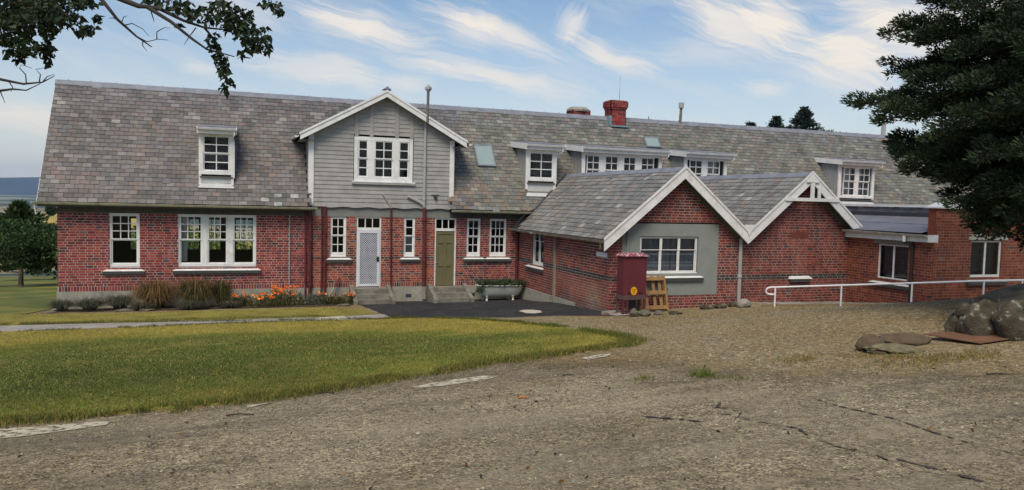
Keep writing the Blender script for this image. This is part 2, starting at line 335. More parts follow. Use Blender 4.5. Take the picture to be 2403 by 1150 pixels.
sheet('asphalt_yard', YARD, .008, M_asphalt, .4, .03, .4)
road_px = [(-1500, 1120), (-500, 1042), (0, 999), (200, 985), (400, 967), (700, 931), (900, 899), (1050, 874), (1200, 851), (1370, 828), (1500, 822), (1700, 836), (1850, 848), (2100, 843), (2403, 842), (2900, 850)]
ROAD = [G(*p) for p in road_px]+[(26, -26), (24, -40), (-26, -40), (-26, -30)]
_ro = sheet('road', ROAD, .004, M_road, .5, .1, .35)
def fade_edge(o, mt, px, width):
    pl_ = np.array(densify([G(*p) for p in px], .2)); pl_ = pl_[:int(len(pl_)*.52)]
    V = np.array([v.co[:2] for v in o.data.vertices]); d = np.min(np.hypot(V[:, None, 0]-pl_[None, :, 0], V[:, None, 1]-pl_[None, :, 1]), 1)
    at = o.data.attributes.new('rim', 'FLOAT', 'POINT'); at.data.foreach_set('value', np.clip(d/width, 0, 1).astype(np.float32))
    nt = mt.node_tree; N = nt.nodes; L = nt.links; a = N.new('ShaderNodeAttribute'); a.attribute_name = 'rim'; tc = N.new('ShaderNodeTexCoord')
    n = N.new('ShaderNodeTexNoise'); n.inputs['Scale'].default_value = 2.2; n.inputs['Detail'].default_value = 9; n.inputs['Roughness'].default_value = .75; L.new(tc.outputs['Object'], n.inputs['Vector'])
    q = N.new('ShaderNodeMath'); q.operation = 'SUBTRACT'; L.new(a.outputs['Fac'], q.inputs[0]); L.new(n.outputs['Fac'], q.inputs[1])
    mr = N.new('ShaderNodeMapRange'); mr.clamp = True; mr.inputs['From Min'].default_value = -.22; mr.inputs['From Max'].default_value = .18; L.new(q.outputs[0], mr.inputs[0])
    tr = N.new('ShaderNodeBsdfTransparent'); ms = N.new('ShaderNodeMixShader'); L.new(mr.outputs[0], ms.inputs[0]); L.new(tr.outputs[0], ms.inputs[1]); L.new(N['Principled BSDF'].outputs[0], ms.inputs[2]); L.new(ms.outputs[0], N['Material Output'].inputs[0])
fade_edge(_ro, M_road, road_px[9:], 2.6)
patch_px = [(1682, 955), (1745, 942), (1822, 921), (1880, 925), (1920, 942), (2010, 967), (2140, 993), (2260, 1030), (2403, 1058), (2500, 1180), (2180, 1110), (2060, 1075), (1960, 1050), (1895, 1013), (1735, 982), (1745, 970)]
sheet('road_patch', [G(*p) for p in patch_px], .007, M_patch, .3, .05, .15)
M_crack = mk_mat('bitumen_crack', (.06, .052, .045), .9, .5, 12, 0)
def crack(pts, w):
    P = densify([G(*p) for p in pts], .05)[:-1]; P = [p for p in P]
    A = np.array(P); k = len(G(*pts[0]))
    n = sum(max(1, int(np.hypot(*(np.array(G(*pts[i+1]))-np.array(G(*pts[i]))))/.05)) for i in range(len(pts)-1)); A = A[:n]
    d = np.gradient(A, axis=0); d /= np.linalg.norm(d, axis=1)[:, None]+1e-9; nn = np.c_[-d[:, 1], d[:, 0]]
    jit = np.cumsum(rng.normal(size=len(A))*.006); jit -= np.linspace(0, jit[-1], len(A)); A = A+nn*jit[:, None]
    ww = w*np.clip(.6+.7*rng.normal(size=len(A)), .03, 2.2)
    L_ = A+nn*ww[:, None]; R_ = A-nn*ww[:, None]
    V = [(x, y, z) for (x, y), z in zip(np.r_[L_, R_], H(np.r_[L_, R_][:, 0], np.r_[L_, R_][:, 1])+.014)]
    m = len(A); return V, [(i, i+1, m+i+1, m+i) for i in range(m-1)]
VV, FF = [], []
for pts, w in (([(1690, 945), (1682, 958), (1745, 968), (1735, 982), (1800, 995), (1880, 1008), (1905, 1025), (1960, 1048), (2060, 1072), (2130, 1100)], .012), ([(1920, 940), (1990, 962), (2090, 985), (2200, 1020), (2300, 1050), (2420, 1075)], .013),
               ([(1500, 978), (1590, 985), (1670, 995)], .02), ([(1600, 970), (1660, 973), (1730, 975)], .012), ([(2100, 1080), (2200, 1105), (2330, 1140)], .015)):
    v, f = crack(pts, w); b = len(VV); VV += v; FF += [tuple(i+b for i in t) for t in f]
struct(link_mesh('road_crack', VV, FF, M_crack))
def paint_mat():
    mt = mk_mat('worn_road_paint', (.52, .46, .34), .85, .2, 8); nt = mt.node_tree; N = nt.nodes; L = nt.links
    tc = N.new('ShaderNodeTexCoord'); n = N.new('ShaderNodeTexNoise'); n.inputs['Scale'].default_value = 9; n.inputs['Detail'].default_value = 8; n.inputs['Roughness'].default_value = .75
    L.new(tc.outputs['Object'], n.inputs['Vector']); mr = N.new('ShaderNodeMapRange'); mr.clamp = True; mr.inputs['From Min'].default_value = .51; mr.inputs['From Max'].default_value = .58; L.new(n.outputs['Fac'], mr.inputs[0])
    tr = N.new('ShaderNodeBsdfTransparent'); ms = N.new('ShaderNodeMixShader'); L.new(mr.outputs[0], ms.inputs[0]); L.new(N['Principled BSDF'].outputs[0], ms.inputs[1]); L.new(tr.outputs[0], ms.inputs[2])
    L.new(ms.outputs[0], N['Material Output'].inputs[0]); return mt
M_paint = paint_mat()
for pts in ([(-60, 1015), (110, 1000), (262, 991), (250, 999), (130, 1016), (0, 1033), (-60, 1040)], [(955, 910), (1060, 893), (1140, 883), (1172, 884), (1150, 891), (1060, 905), (990, 912)], [(1365, 842), (1400, 834), (1435, 832), (1420, 838), (1380, 846)], [(572, 955), (640, 946), (625, 951), (580, 958)]):
    sheet('road_marking', [G(*p) for p in pts], .012, M_paint, .2, .02, .12)
# pale oval patch and drain slot on the yard
sheet('pale_patch', [G(*p) for p in ((1217, 731), (1228, 728), (1250, 728), (1268, 730), (1272, 734), (1255, 736.5), (1235, 736), (1226, 733))], .015, M_pathlight, .1, 0, .1)
sheet('drain_cover', [G(*p) for p in ((1068, 723.5), (1108, 722.5), (1107, 725.5), (1070, 726))], .015, M_crack, .1)
# rear lawns, road behind, far plain and hills
M_backgrass = mk_mat('rear_grass', (.1, .12, .024), .95, .4, .22, .5, 3, dirt=(.25, .2, .045, .75), dscale=.3, dlo=.48, dhi=.62)
BL = [(-60, -1.2), (-30, -1.6), (-.6, -1.3), (-.3, 0), (-.25, 5.6), (30, 6), (60, 8), (60, 60), (-60, 60)]
sheet('rear_lawn', BL, .02, M_backgrass, 1.5, .03, 1.0)
M_backroad = mk_mat('rear_road_seal', (.2, .2, .21), .9, .15, .5)
p0 = G(-60, 640); p1 = G(230, 634)
dv = np.array(p1)-np.array(p0); dv /= np.linalg.norm(dv); nv = np.array([-dv[1], dv[0]])
c0 = np.array(p0)-dv*18; c1 = np.array(p1)+dv*18
sheet('rear_road', [tuple(c0-nv*1.5), tuple(c1-nv*1.5), tuple(c1+nv*1.8), tuple(c0+nv*1.8)], .04, M_backroad, 1.5, 0, 2)
def plain_mat():
    mt = bpy.data.materials.new('far_fields'); mt.use_nodes = True; nt = mt.node_tree; N = nt.nodes; L = nt.links; b = N['Principled BSDF']; b.inputs['Roughness'].default_value = 1
    tc = N.new('ShaderNodeTexCoord'); mp = N.new('ShaderNodeMapping'); mp.inputs['Scale'].default_value = (.0009, .00045, 1); mp.inputs['Rotation'].default_value = (0, 0, .3); L.new(tc.outputs['Object'], mp.inputs[0])
    v = N.new('ShaderNodeTexVoronoi'); v.inputs['Scale'].default_value = 1; L.new(mp.outputs[0], v.inputs['Vector']); sp = N.new('ShaderNodeSeparateColor'); L.new(v.outputs['Color'], sp.inputs[0])
    cr = N.new('ShaderNodeValToRGB'); e = cr.color_ramp; e.interpolation = 'CONSTANT'
    st = [(0, (.035, .07, .03)), (.22, (.3, .24, .12)), (.4, (.1, .16, .06)), (.55, (.36, .3, .17)), (.72, (.03, .055, .03)), (.85, (.22, .2, .11))]
    while len(e.elements) < len(st): e.elements.new(.5)
    for el, (p, c) in zip(e.elements, st): el.position = p; el.color = (*c, 1)
    L.new(sp.outputs[0], cr.inputs[0]); n = N.new('ShaderNodeTexNoise'); n.inputs['Scale'].default_value = .004; n.inputs['Detail'].default_value = 6; L.new(tc.outputs['Object'], n.inputs['Vector'])
    mr = N.new('ShaderNodeMapRange'); mr.clamp = True; mr.inputs['From Min'].default_value = .54; mr.inputs['From Max'].default_value = .6; L.new(n.outputs['Fac'], mr.inputs[0])
    mx = N.new('ShaderNodeMix'); mx.data_type = 'RGBA'; L.new(mr.outputs[0], mx.inputs['Factor']); L.new(cr.outputs[0], mx.inputs[6]); mx.inputs[7].default_value = (.02, .04, .02, 1); L.new(mx.outputs[2], b.inputs['Base Color'])
    return mt
M_plain = plain_mat()
ring = [(math.cos(a)*24000, math.sin(a)*24000) for a in np.linspace(0, 2*math.pi, 49)[:-1]]
struct(link_mesh('plain', [(x, y, -125) for x, y in ring], [tuple(range(48))], M_plain))
M_hill = mk_mat('hazed_forest_hill', (.025, .045, .06), 1, .5, .0008, 0)  # forest tone tinted blue, carrying part of the distance haze
def hills():
    V, F = [], []
    az = np.linspace(-math.pi*.45, math.pi*.5, 160)
    prof = [(18500, 0), (20000, .6), (22000, 1.0), (23500, .6)]
    for j, a in enumerate(az):
        hh = 230+60*math.sin(a*3.1+1.2)+50*math.sin(a*9.3)+35*math.sin(a*27+.4)+15*math.sin(a*61)
        for (rr, k) in prof: V.append((math.sin(a)*rr, math.cos(a)*rr, -126+max(60, hh+170)*k))
    for j in range(len(az)-1):
        for i in range(len(prof)-1): q = j*4+i; F.append((q, q+4, q+5, q+1))
    struct(link_mesh('hills', V, F, M_hill, smooth=True))
hills()
M_dry = mk_mat('dry_grass_hill', (.4, .3, .09), 1, .3, .03, 0, dirt=(.2, .17, .06, .6), dscale=.01)
def knoll(ctr, rx, ry, hgt, n=28):
    V, F = [], []; xs = np.linspace(-1, 1, n)
    for b in xs:
        for a in xs:
            r = math.hypot(a, b); z = hgt*max(0, math.cos(min(r, 1)*math.pi/2))**1.3; z += hgt*.05*math.sin(a*7+b*5)
            V.append((ctr[0]+a*rx, ctr[1]+b*ry, ctr[2]+z))
    for j in range(n-1):
        for i in range(n-1): q = j*n+i; F.append((q, q+1, q+n+1, q+n))
    return struct(link_mesh('knoll', V, F, M_dry, smooth=True))
kc = AT(150, 512, 420); knoll((kc[0], kc[1]+50, kc[2]-22), 130, 110, 24)

# ------------------------------------------------------------------ building materials
M_brick = mk_mat('brick', attr=True, rough=.85, var=.3, vscale=2.2, bump=.3, bscale=90, dirt=(.075, .035, .032, .62), dscale=.9, dlo=.5, dhi=.72, det=8)
M_mortar = mk_mat('lime_mortar', (.52, .465, .41), .95, .25, 3, .3, 80, dirt=(.2, .12, .1, .85), dscale=1.1, dlo=.47, dhi=.68)
M_mortar2 = mk_mat('tan_mortar', (.33, .24, .18), .95, .2, 6, .3, 80, dirt=(.16, .1, .075, .7), dscale=1.5)
M_mortar3 = mk_mat('grey_mortar', (.46, .4, .35), .95, .25, 3, .3, 80, dirt=(.14, .09, .075, .85), dscale=1.0, dlo=.46, dhi=.66)
M_slate = mk_mat('roof_slate', attr=True, rough=.62, var=.18, vscale=9, bump=.35, bscale=35, dirt=(.07, .07, .064, .75), dscale=1.5, dlo=.5, dhi=.7, spec=.35)
def lichen(mt, col, sc, lo, hi, amt):
    nt = mt.node_tree; N = nt.nodes; L = nt.links; b = N['Principled BSDF']; src = b.inputs['Base Color'].links[0].from_socket; tc = [n for n in N if n.type == 'TEX_COORD'][0]
    n = N.new('ShaderNodeTexNoise'); n.inputs['Scale'].default_value = sc; n.inputs['Detail'].default_value = 9; n.inputs['Roughness'].default_value = .72; L.new(tc.outputs['Object'], n.inputs['Vector'])
    mr = N.new('ShaderNodeMapRange'); mr.clamp = True; mr.inputs['From Min'].default_value = lo; mr.inputs['From Max'].default_value = hi; mr.inputs['To Max'].default_value = amt; L.new(n.outputs['Fac'], mr.inputs[0])
    mx = N.new('ShaderNodeMix'); mx.data_type = 'RGBA'; L.new(mr.outputs[0], mx.inputs['Factor']); L.new(src, mx.inputs[6]); mx.inputs[7].default_value = (*col, 1); L.new(mx.outputs[2], b.inputs['Base Color'])
lichen(M_slate, (.33, .33, .29), 3.4, .6, .7, .6); lichen(M_slate, (.1, .1, .06), 5.0, .6, .72, .5)
M_under = mk_mat('roof_underlay', (.03, .03, .03), 1, 0)
M_lead = mk_mat('ridge_lead', (.2, .21, .25), .55, .2, 2, 0, dirt=(.3, .3, .32, .5), dscale=3)
M_white = mk_mat('white_paint', (.73, .722, .705), .5, .1, 3, .05, 60, dirt=(.42, .4, .35, .6), dscale=3.2, dlo=.52, dhi=.72, det=8)
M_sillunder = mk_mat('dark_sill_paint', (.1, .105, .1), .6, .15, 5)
M_board = mk_mat('grey_weatherboard', (.345, .332, .31), .6, .12, 3, .08, 60, dirt=(.22, .21, .19, .65), dscale=1.6, dlo=.48, dhi=.7)
M_render = mk_mat('grey_green_render', (.235, .255, .235), .85, .07, 3, .15, 90, dirt=(.3, .31, .29, .35), dscale=1.3)
M_step = mk_mat('dark_step_concrete', (.2, .185, .15), .9, .3, 3, .5, 50, dirt=(.07, .062, .05, .85), dscale=2.6)
M_lintel = mk_mat('grey_lintel', (.2, .2, .185), .85, .12, 3, .1, 60)
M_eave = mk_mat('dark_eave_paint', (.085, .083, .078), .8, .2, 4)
M_gutter = mk_mat('mossy_gutter', (.4, .385, .27), .6, .2, 2.5, 0, dirt=(.16, .15, .075, .8), dscale=3)
M_redpipe = mk_mat('oxide_red_paint', (.11, .022, .026), .55, .22, 4, 0, dirt=(.16, .05, .045, .5), dscale=5)
M_greypipe = mk_mat('grey_pipe_paint', (.35, .35, .345), .5, .1, 4)
M_rust = mk_mat('rusty_flue', (.14, .115, .1), .8, .35, 9, .1, 60, dirt=(.3, .29, .28, .6), dscale=6)
M_green = mk_mat('olive_door_paint', (.15, .132, .068), .55, .09, 3, .05, 50)
M_plinth = mk_mat('roughcast_plinth', (.34, .32, .265), .95, .16, 5, .9, 70, dirt=(.17, .155, .12, .75), dscale=1.4)
M_alu = mk_mat('white_aluminium', (.62, .63, .68), .4, .04, 3)
M_black = mk_mat('black_plastic', (.02, .02, .02), .5, 0)
M_iron = mk_mat('corrugated_iron', (.2, .2, .235), .45, .15, 1.5, 0, dirt=(.3, .3, .35, .5), dscale=1.2, metal=.3)
M_flash = mk_mat('dark_flashing', (.045, .048, .06), .6, .2, 3)
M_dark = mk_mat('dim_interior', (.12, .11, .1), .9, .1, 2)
M_cream = mk_mat('curtain_cloth', (.55, .53, .48), .9, .12, 12)
M_skyl = mk_mat('skylight_glass', (.27, .35, .34), .12, .06, 2, spec=.6)
def glass_mat(tintc=(.9, .93, .95)):
    mt = bpy.data.materials.new('window_glass'); mt.use_nodes = True; nt = mt.node_tree; N = nt.nodes; L = nt.links
    for n in list(N):
        if n.type != 'OUTPUT_MATERIAL': N.remove(n)
    tr = N.new('ShaderNodeBsdfTransparent'); tr.inputs[0].default_value = (*tintc, 1); gl = N.new('ShaderNodeBsdfGlossy'); gl.inputs['Roughness'].default_value = .03
    lw = N.new('ShaderNodeFresnel'); lw.inputs['IOR'].default_value = 1.5
    tc = N.new('ShaderNodeTexCoord'); n = N.new('ShaderNodeTexNoise'); n.inputs['Scale'].default_value = 2.5; L.new(tc.outputs['Object'], n.inputs['Vector'])
    bp = N.new('ShaderNodeBump'); bp.inputs['Strength'].default_value = .05; L.new(n.outputs['Fac'], bp.inputs['Height']); L.new(bp.outputs[0], gl.inputs['Normal'])
    ms = N.new('ShaderNodeMixShader'); ad = N.new('ShaderNodeMath'); ad.inputs[1].default_value = .0; L.new(lw.outputs[0], ad.inputs[0]); L.new(ad.outputs[0], ms.inputs[0])
    L.new(tr.outputs[0], ms.inputs[1]); L.new(gl.outputs[0], ms.inputs[2]); L.new(ms.outputs[0], [x for x in N if x.type == 'OUTPUT_MATERIAL'][0].inputs[0]); return mt
M_glass = glass_mat()

BLD = thing('brick_building', 'long red brick building with slate roofs, white dormers and two gabled wings', 'building')
# local frames: T(u, d, z), d is outward from the wall
def TF(y0): return lambda u, d, z: (u, y0-d, z)              # faces the camera (-Y)
def TL(x0, y0=0): return lambda u, d, z: (x0-d, y0-u, z)     # faces -X, u runs towards the camera
C_RED = [(.25, .05, .036), (.21, .04, .032), (.275, .064, .042), (.17, .034, .03), (.235, .058, .038), (.275, .076, .044), (.14, .034, .029)]
C_ORG = [(.23, .06, .03), (.2, .05, .026), (.255, .074, .036), (.175, .044, .026), (.215, .064, .034)]
C_DRK = [(.185, .044, .036), (.155, .036, .032), (.21, .054, .04), (.13, .032, .03)]
BURNT = (.045, .035, .035)
def subtract(iv, cuts):
    out = [iv]
    for a, b in cuts:
        nx_ = []
        for p, q in out:
            if b <= p or a >= q: nx_.append((p, q)); continue
            if a > p: nx_.append((p, a))
            if b < q: nx_.append((b, q))
        out = nx_
    return [x for x in out if x[1]-x[0] > .015]
CH = .086
def brick_wall(name, T, u0, u1, z0, z1, openings, pal, mort, bands=(), clip=None, soldier=False, burnt=.05, bond='garden', patches=(), reveal=.12, patch_fn=None):
    V = []; F = []; MI = []; TC = []
    def quad(pts, m, c):
        n = len(V); V.extend(pts); F.append((n, n+1, n+2, n+3)); MI.append(m); TC.append(c)
    z = z0; row = 0
    while z < z1-.01:
        hh = CH*2 if (soldier and row == 0) else CH
        hh = min(hh, z1-z); zm = z+hh/2
        iv = clip(zm) if clip else (u0, u1)
        if iv is None or iv[1]-iv[0] < .03: z += hh; row += 1; continue
        cuts = [(o[0], o[1]) for o in openings if o[2] < zm < o[3]]
        for a, b in subtract(iv, cuts): quad([T(a, 0, z), T(b, 0, z), T(b, 0, z+hh), T(a, 0, z+hh)], 0, (1, 1, 1))
        # bricks
        if soldier and row == 0: seq = [.076]
        elif bond == 'garden': seq = [.22, .105, .22] if row % 2 else [.22, .22, .22, .105, .22]
        elif bond == 'flemish': seq = [.22, .105]
        else: seq = [.22] if row % 6 else [.105]
        x = (u0-((row % 2)*.115)-random.choice((0, .0, .012, .115)) if bond == 'running' else u0-(.0575 if row % 2 else 0)-.23*random.randrange(3)); k = random.randrange(3) if bond == 'garden' else 0
        while x < iv[0]-.5: x += .23
        dark_row = any(bz <= zm < bz+2*CH for bz in bands)
        while x < iv[1]:
            w = seq[k % len(seq)]; k += 1
            xa, xb = x, x+w-.003; x = x+w+.0095
            if xb < iv[0]: continue
            for a, b in subtract((max(xa, iv[0]+.0), min(xb, iv[1])), cuts):
                c = np.array(pal[random.randrange(len(pal))])*random.uniform(.82, 1.2)
                um = (a+b)/2
                if dark_row: c = np.array(BURNT)*random.uniform(.7, 1.5)
                elif random.random() < burnt*(2 if w < .15 else 1): c = np.array(BURNT)*random.uniform(.8, 2.2)
                elif random.random() < .004: c = np.array((.2, .16, .12))*random.uniform(.8, 1.1)
                if patch_fn: c = patch_fn(um, zm, c)
                c = tuple(c); d = .003; a2, b2, za, zb = a+.0005, b-.0005, z+.0062, z+hh-.0062
                P = [T(a2, d, za), T(b2, d, za), T(b2, d, zb), T(a2, d, zb)]; Q = [T(a2, 0, za), T(b2, 0, za), T(b2, 0, zb), T(a2, 0, zb)]
                quad(P, 1, c)
                for i in range(4): j = (i+1) % 4; quad([Q[i], Q[j], P[j], P[i]], 1, c)
        z += hh; row += 1
    for o in openings:
        a, b, za, zb = o[:4]
        for (p, q) in (((a, za), (a, zb)), ((b, zb), (b, za)), ((a, zb), (b, zb)), ((b, za), (a, za))):
            quad([T(p[0], 0, p[1]), T(p[0], -reveal, p[1]), T(q[0], -reveal, q[1]), T(q[0], 0, q[1])], 1, tuple(np.array(pal[0])*.8))
    return link_mesh(name, V, F, [mort, M_brick], BLD, MI, TC)

def window(T, u0, u1, z0, z1, lights, sill=None, dz=0, frame=.06, mun=.03, parent=None, mull=.14, curtain=None, mid=.5, hang=0, label=None, sillh=.13, st=.045):
    """lights: list of (ua, ub, cols, rows_top, rows_bottom) as fractions of the frame or None for a single sash"""
    parent = parent or BLD
    mb = MB(); d0, d1 = -.12+hang, -.03+hang
    mb.tbox(T, u0, u0+frame, d0, d1, z0, z1); mb.tbox(T, u1-frame, u1, d0, d1, z0, z1)
    mb.tbox(T, u0+frame, u1-frame, d0, d1-.002, z1-frame, z1); mb.tbox(T, u0+frame, u1-frame, d0, d1-.002, z0, z0+frame*1.2)
    L_ = [(u0+frame, u1-frame)+lights[0][2:]] if len(lights) == 1 else [(l[0], l[1])+l[2:] for l in lights]
    for i in range(len(L_)-1): mb.tbox(T, L_[i][1], L_[i+1][0], d0, d1-.004, z0+frame*1.2, z1-frame)
    W = mb.build('window', M_white, parent)
    if label: W['label'] = label
    za, zb = z0+frame*1.2, z1-frame
    for (a, b, nc, rt, rb) in L_:
        zm = za+(zb-za)*mid
        for (p, q, nr, dd) in ((zm, zb, rt, -.075+hang), (za, zm, rb, -.105+hang)):
            if nr == 0: continue
            sb = MB(); e = .001
            sb.tbox(T, a+e, a+st, dd, dd+.03, p, q); sb.tbox(T, b-st, b-e, dd, dd+.03, p, q); sb.tbox(T, a+st, b-st, dd, dd+.028, q-st*.8, q-e); sb.tbox(T, a+st, b-st, dd, dd+.028, p+e, p+st*.9)
            for c in range(1, nc if nr > 0 else 1):
                x = a+st+(b-a-2*st)*c/nc; sb.tbox(T, x-mun/2, x+mun/2, dd+.004, dd+.024, p+st*.9, q-st*.8)
            for r in range(1, abs(nr)):
                y = p+st*.9+(q-p-st*1.7)*r/abs(nr); sb.tbox(T, a+st, b-st, dd+.003, dd+.023, y-mun/2, y+mun/2)
            sb.build('sash', M_white, W)
            gp = MB(); gp.face([T(a+st, dd+.012, p+st), T(b-st, dd+.012, p+st), T(b-st, dd+.012, q-st*.8), T(a+st, dd+.012, q-st*.8)]); gp.build('pane', M_glass, W)
    if sill:
        a, b = sill; sm = MB(); zt = z0+.005; zl = z0-sillh
        sm.hexa([T(a+.08, .0, zl), T(b-.08, .0, zl), T(b-.08, -.1, zl), T(a+.08, -.1, zl), T(a+.12, -.03, zt), T(b-.12, -.03, zt), T(b-.12, -.1, zt), T(a+.12, -.1, zt)], 0)
        sm.hexa([T(a, .12, zl-.02), T(b, .12, zl-.02), T(b, -.02, zl-.02), T(a, -.02, zl-.02), T(a+.1, .0, zl+.03), T(b-.1, .0, zl+.03), T(b-.1, -.02, zl+.03), T(a+.1, -.02, zl+.03)], 0)
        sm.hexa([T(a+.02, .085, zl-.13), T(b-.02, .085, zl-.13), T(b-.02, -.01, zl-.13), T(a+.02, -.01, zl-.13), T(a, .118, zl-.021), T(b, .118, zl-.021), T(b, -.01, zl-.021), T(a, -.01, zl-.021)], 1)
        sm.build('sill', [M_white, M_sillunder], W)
    if curtain:
        cm = MB()
        for (a, b, p, q) in curtain:
            n = max(4, int((b-a)/.05)); xs = np.linspace(a, b, n+1)
            for i in range(n): cm.face([T(xs[i], -.2-.025*(i % 2), p), T(xs[i+1], -.2-.025*((i+1) % 2), p), T(xs[i+1], -.2-.025*((i+1) % 2), q), T(xs[i], -.2-.025*(i % 2), q)])
        cm.build('curtain', M_cream, W)
    return W

# ---------------- main front wall (plane y = 0)
F0 = TF(0)
PZ = .48; HEAD = PZ+CH*30  # 3.06
SB = PZ+CH*10              # sill course 1.34
ops = [(1.5, 2.4, SB-.05, HEAD), (3.57, 6.08, SB-.05, HEAD), (8.62, 9.18, PZ+CH*13, HEAD), (9.55, 10.45, PZ, HEAD), (11.3, 11.72, PZ+CH*13, HEAD), (12.48, 13.32, PZ, HEAD), (13.74, 14.29, PZ+CH*13, HEAD), (14.66, 15.35, PZ+CH*13, HEAD)]
brick_wall('wall', F0, 0, 15.87, PZ, HEAD+.001, ops, C_RED, M_mortar, bands=(), soldier=True, burnt=.055,
           patch_fn=lambda u, z, c: (np.array(BURNT)*random.uniform(.7, 1.8) if (u > 7.9 and 1.47 < z < 1.64 and random.random() < .85) else c*(np.array((1.15, 1.2, 1.0)) if 8 < u < 12.6 else (np.array((1.02, .86, 1.08)) if u < 8 else np.array((1.0, .92, 1.02))))))
m = MB()     # lintel band and dark fascia under the eaves
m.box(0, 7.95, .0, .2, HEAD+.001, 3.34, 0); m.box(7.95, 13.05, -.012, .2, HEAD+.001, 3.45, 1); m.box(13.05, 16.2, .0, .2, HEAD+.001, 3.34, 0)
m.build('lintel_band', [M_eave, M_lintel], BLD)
m = MB(); n = 60
for i in range(n):      # roughcast plinth, butted under the soldier course
    pass
for a, b in ((-.03, 9.3), (9.3, 15.86)): m.box(a, b, -.045, .2, -.6, PZ-.001)
m.build('plinth', M_plinth, BLD)
for x in (11.5, 14.0): vm = MB(); vm.box(x-.11, x+.11, -.05, -.047, .07, .2); vm.build('air_vent', M_flash, BLD)
window(F0, 1.48, 2.4, SB-.04, HEAD, [(0, 1, 3, 3, -1)], sill=(1.3, 2.56), mid=.5)
window(F0, 3.56, 6.08, SB-.04, HEAD, [(3.62, 4.32, 3, 3, -1), (4.5, 5.13, 3, 3, -1), (5.32, 6.02, 3, 3, -1)], sill=(3.4, 6.24), curtain=[(3.64, 3.85, 1.45, 3.0)])
window(F0, 8.6, 9.18, PZ+CH*13+.06, HEAD, [(0, 1, 2, 2, 2)], sill=(8.45, 9.4), frame=.05, sillh=.13)
W_ = window(F0, 11.29, 11.73, PZ+CH*13+.06, HEAD, [(0, 1, 1, 2, 2)], sill=(11.14, 11.93), frame=.05, sillh=.13)
pm = MB()
for z_ in (1.72, 2.04): pm.face([F0(11.37, -.13, z_), F0(11.65, -.13, z_), F0(11.65, -.13, z_+.27), F0(11.37, -.13, z_+.27)])
pm.build('paper_sheet', mk_mat('old_paper', (.34, .35, .32), .9, .35, 14), W_)
window(F0, 13.74, 14.3, PZ+CH*13+.06, HEAD, [(0, 1, 2, 2, 2)], frame=.05, sill=(13.6, 14.48), sillh=.13)
window(F0, 14.66, 15.36, PZ+CH*13+.06, HEAD, [(0, 1, 3, 2, 2)], frame=.05, sill=(14.483, 15.55), sillh=.13)
# doors
def doorcase(u0, u1, ztop, zfan):
    m = MB(); d0, d1 = -.1, -.02
    m.tbox(F0, u0, u0+.055, d0, d1, PZ, zfan); m.tbox(F0, u1-.055, u1, d0, d1, PZ, zfan)
    m.tbox(F0, u0+.055, u1-.055, d0, d1-.002, zfan-.05, zfan); m.tbox(F0, u0+.055, u1-.055, d0, d1+.01, ztop, ztop+.1)
    w = (u1-u0-.11)
    for i in (1, 2): x = u0+.055+w*i/3; m.tbox(F0, x-.016, x+.016, d0+.01, d1-.02, ztop+.1, zfan-.05)
    o = m.build('door_frame', M_white, BLD)
    g = MB(); g.face([F0(u0+.05, -.06, ztop+.09), F0(u1-.05, -.06, ztop+.09), F0(u1-.05, -.06, zfan-.04), F0(u0+.05, -.06, zfan-.04)]); g.build('pane', M_glass, o)
    return o
doorcase(9.55, 10.45, 2.57, HEAD); doorcase(12.48, 13.32, 2.57, HEAD)
m = MB(); a, b, p, q = 9.6, 10.4, .51, 2.565
m.tbox(F0, a, a+.085, -.04, .01, p, q); m.tbox(F0, b-.085, b, -.04, .01, p, q); m.tbox(F0, a+.085, b-.085, -.04, .009, q-.1, q); m.tbox(F0, a+.085, b-.085, -.04, .009, p, p+.09)
D = m.build('screen_door', M_alu, BLD)
g = MB(); ia, ib, ip, iq = a+.085, b-.085, p+.09, q-.1; st = .083
for s in (1, -1):
    k = -(iq-ip)
    while k < (ib-ia)+(iq-ip):
        x0_, z0_ = (ia+k, ip); pts = []
        for t in np.linspace(0, iq-ip, 2): pts.append((ia+k+s*t if s > 0 else ib-k-t, ip+t))
        (xa, za), (xb, zb) = pts
        def clipx(xa, za, xb, zb):
            if xa > xb: xa, za, xb, zb = xb, zb, xa, za
            if xb < ia or xa > ib: return None
            if xa < ia: za += (zb-za)*(ia-xa)/(xb-xa); xa = ia
            if xb > ib: zb = za+(zb-za)*(ib-xa)/(xb-xa); xb = ib
            return xa, za, xb, zb
        r = clipx(xa, za, xb, zb)
        if r and abs(r[2]-r[0]) > .02: g.beam(F0(r[0], -.012-.002*s, r[1]), F0(r[2], -.012-.002*s, r[3]), .006, .017, up=(0, -1, 0.001) if False else (1, 0, 0.0001) if False else (0, 0, 1))
        k += st
g.build('diamond_grille', M_alu, D)
bk = MB(); bk.face([F0(ia, -.05, ip), F0(ib, -.05, ip), F0(ib, -.05, iq), F0(ia, -.05, iq)]); bk.build('fly_screen', mk_mat('fly_mesh', (.035, .036, .045), .8, .1, 5), D)
hm = MB(); hm.tbox(F0, b-.1, b-.02, .009, .03, 1.42, 1.6); hm.tbox(F0, b-.13, b-.03, .03, .045, 1.5, 1.53); hm.build('handle', M_black, D)
m = MB(); a, b, p, q = 12.535, 13.265, .5, 2.57
m.tbox(F0, a, b, -.09, -.06, p, q)
for (x0_, x1_, z0_, z1_) in ((a, a+.1, p, q), (b-.1, b, p, q), (a+.1, b-.1, p, p+.2), (a+.1, b-.1, q-.12, q), (a+.1, b-.1, 1.22, 1.4), (a+.1, b-.1, 2.1, 2.22), ((a+b)/2-.05, (a+b)/2+.05, p+.2, 1.22), ((a+b)/2-.05, (a+b)/2+.05, 1.4, 2.1)):
    m.tbox(F0, x0_, x1_, -.06, -.035, z0_, z1_)
D = m.build('panel_door', M_green, BLD)
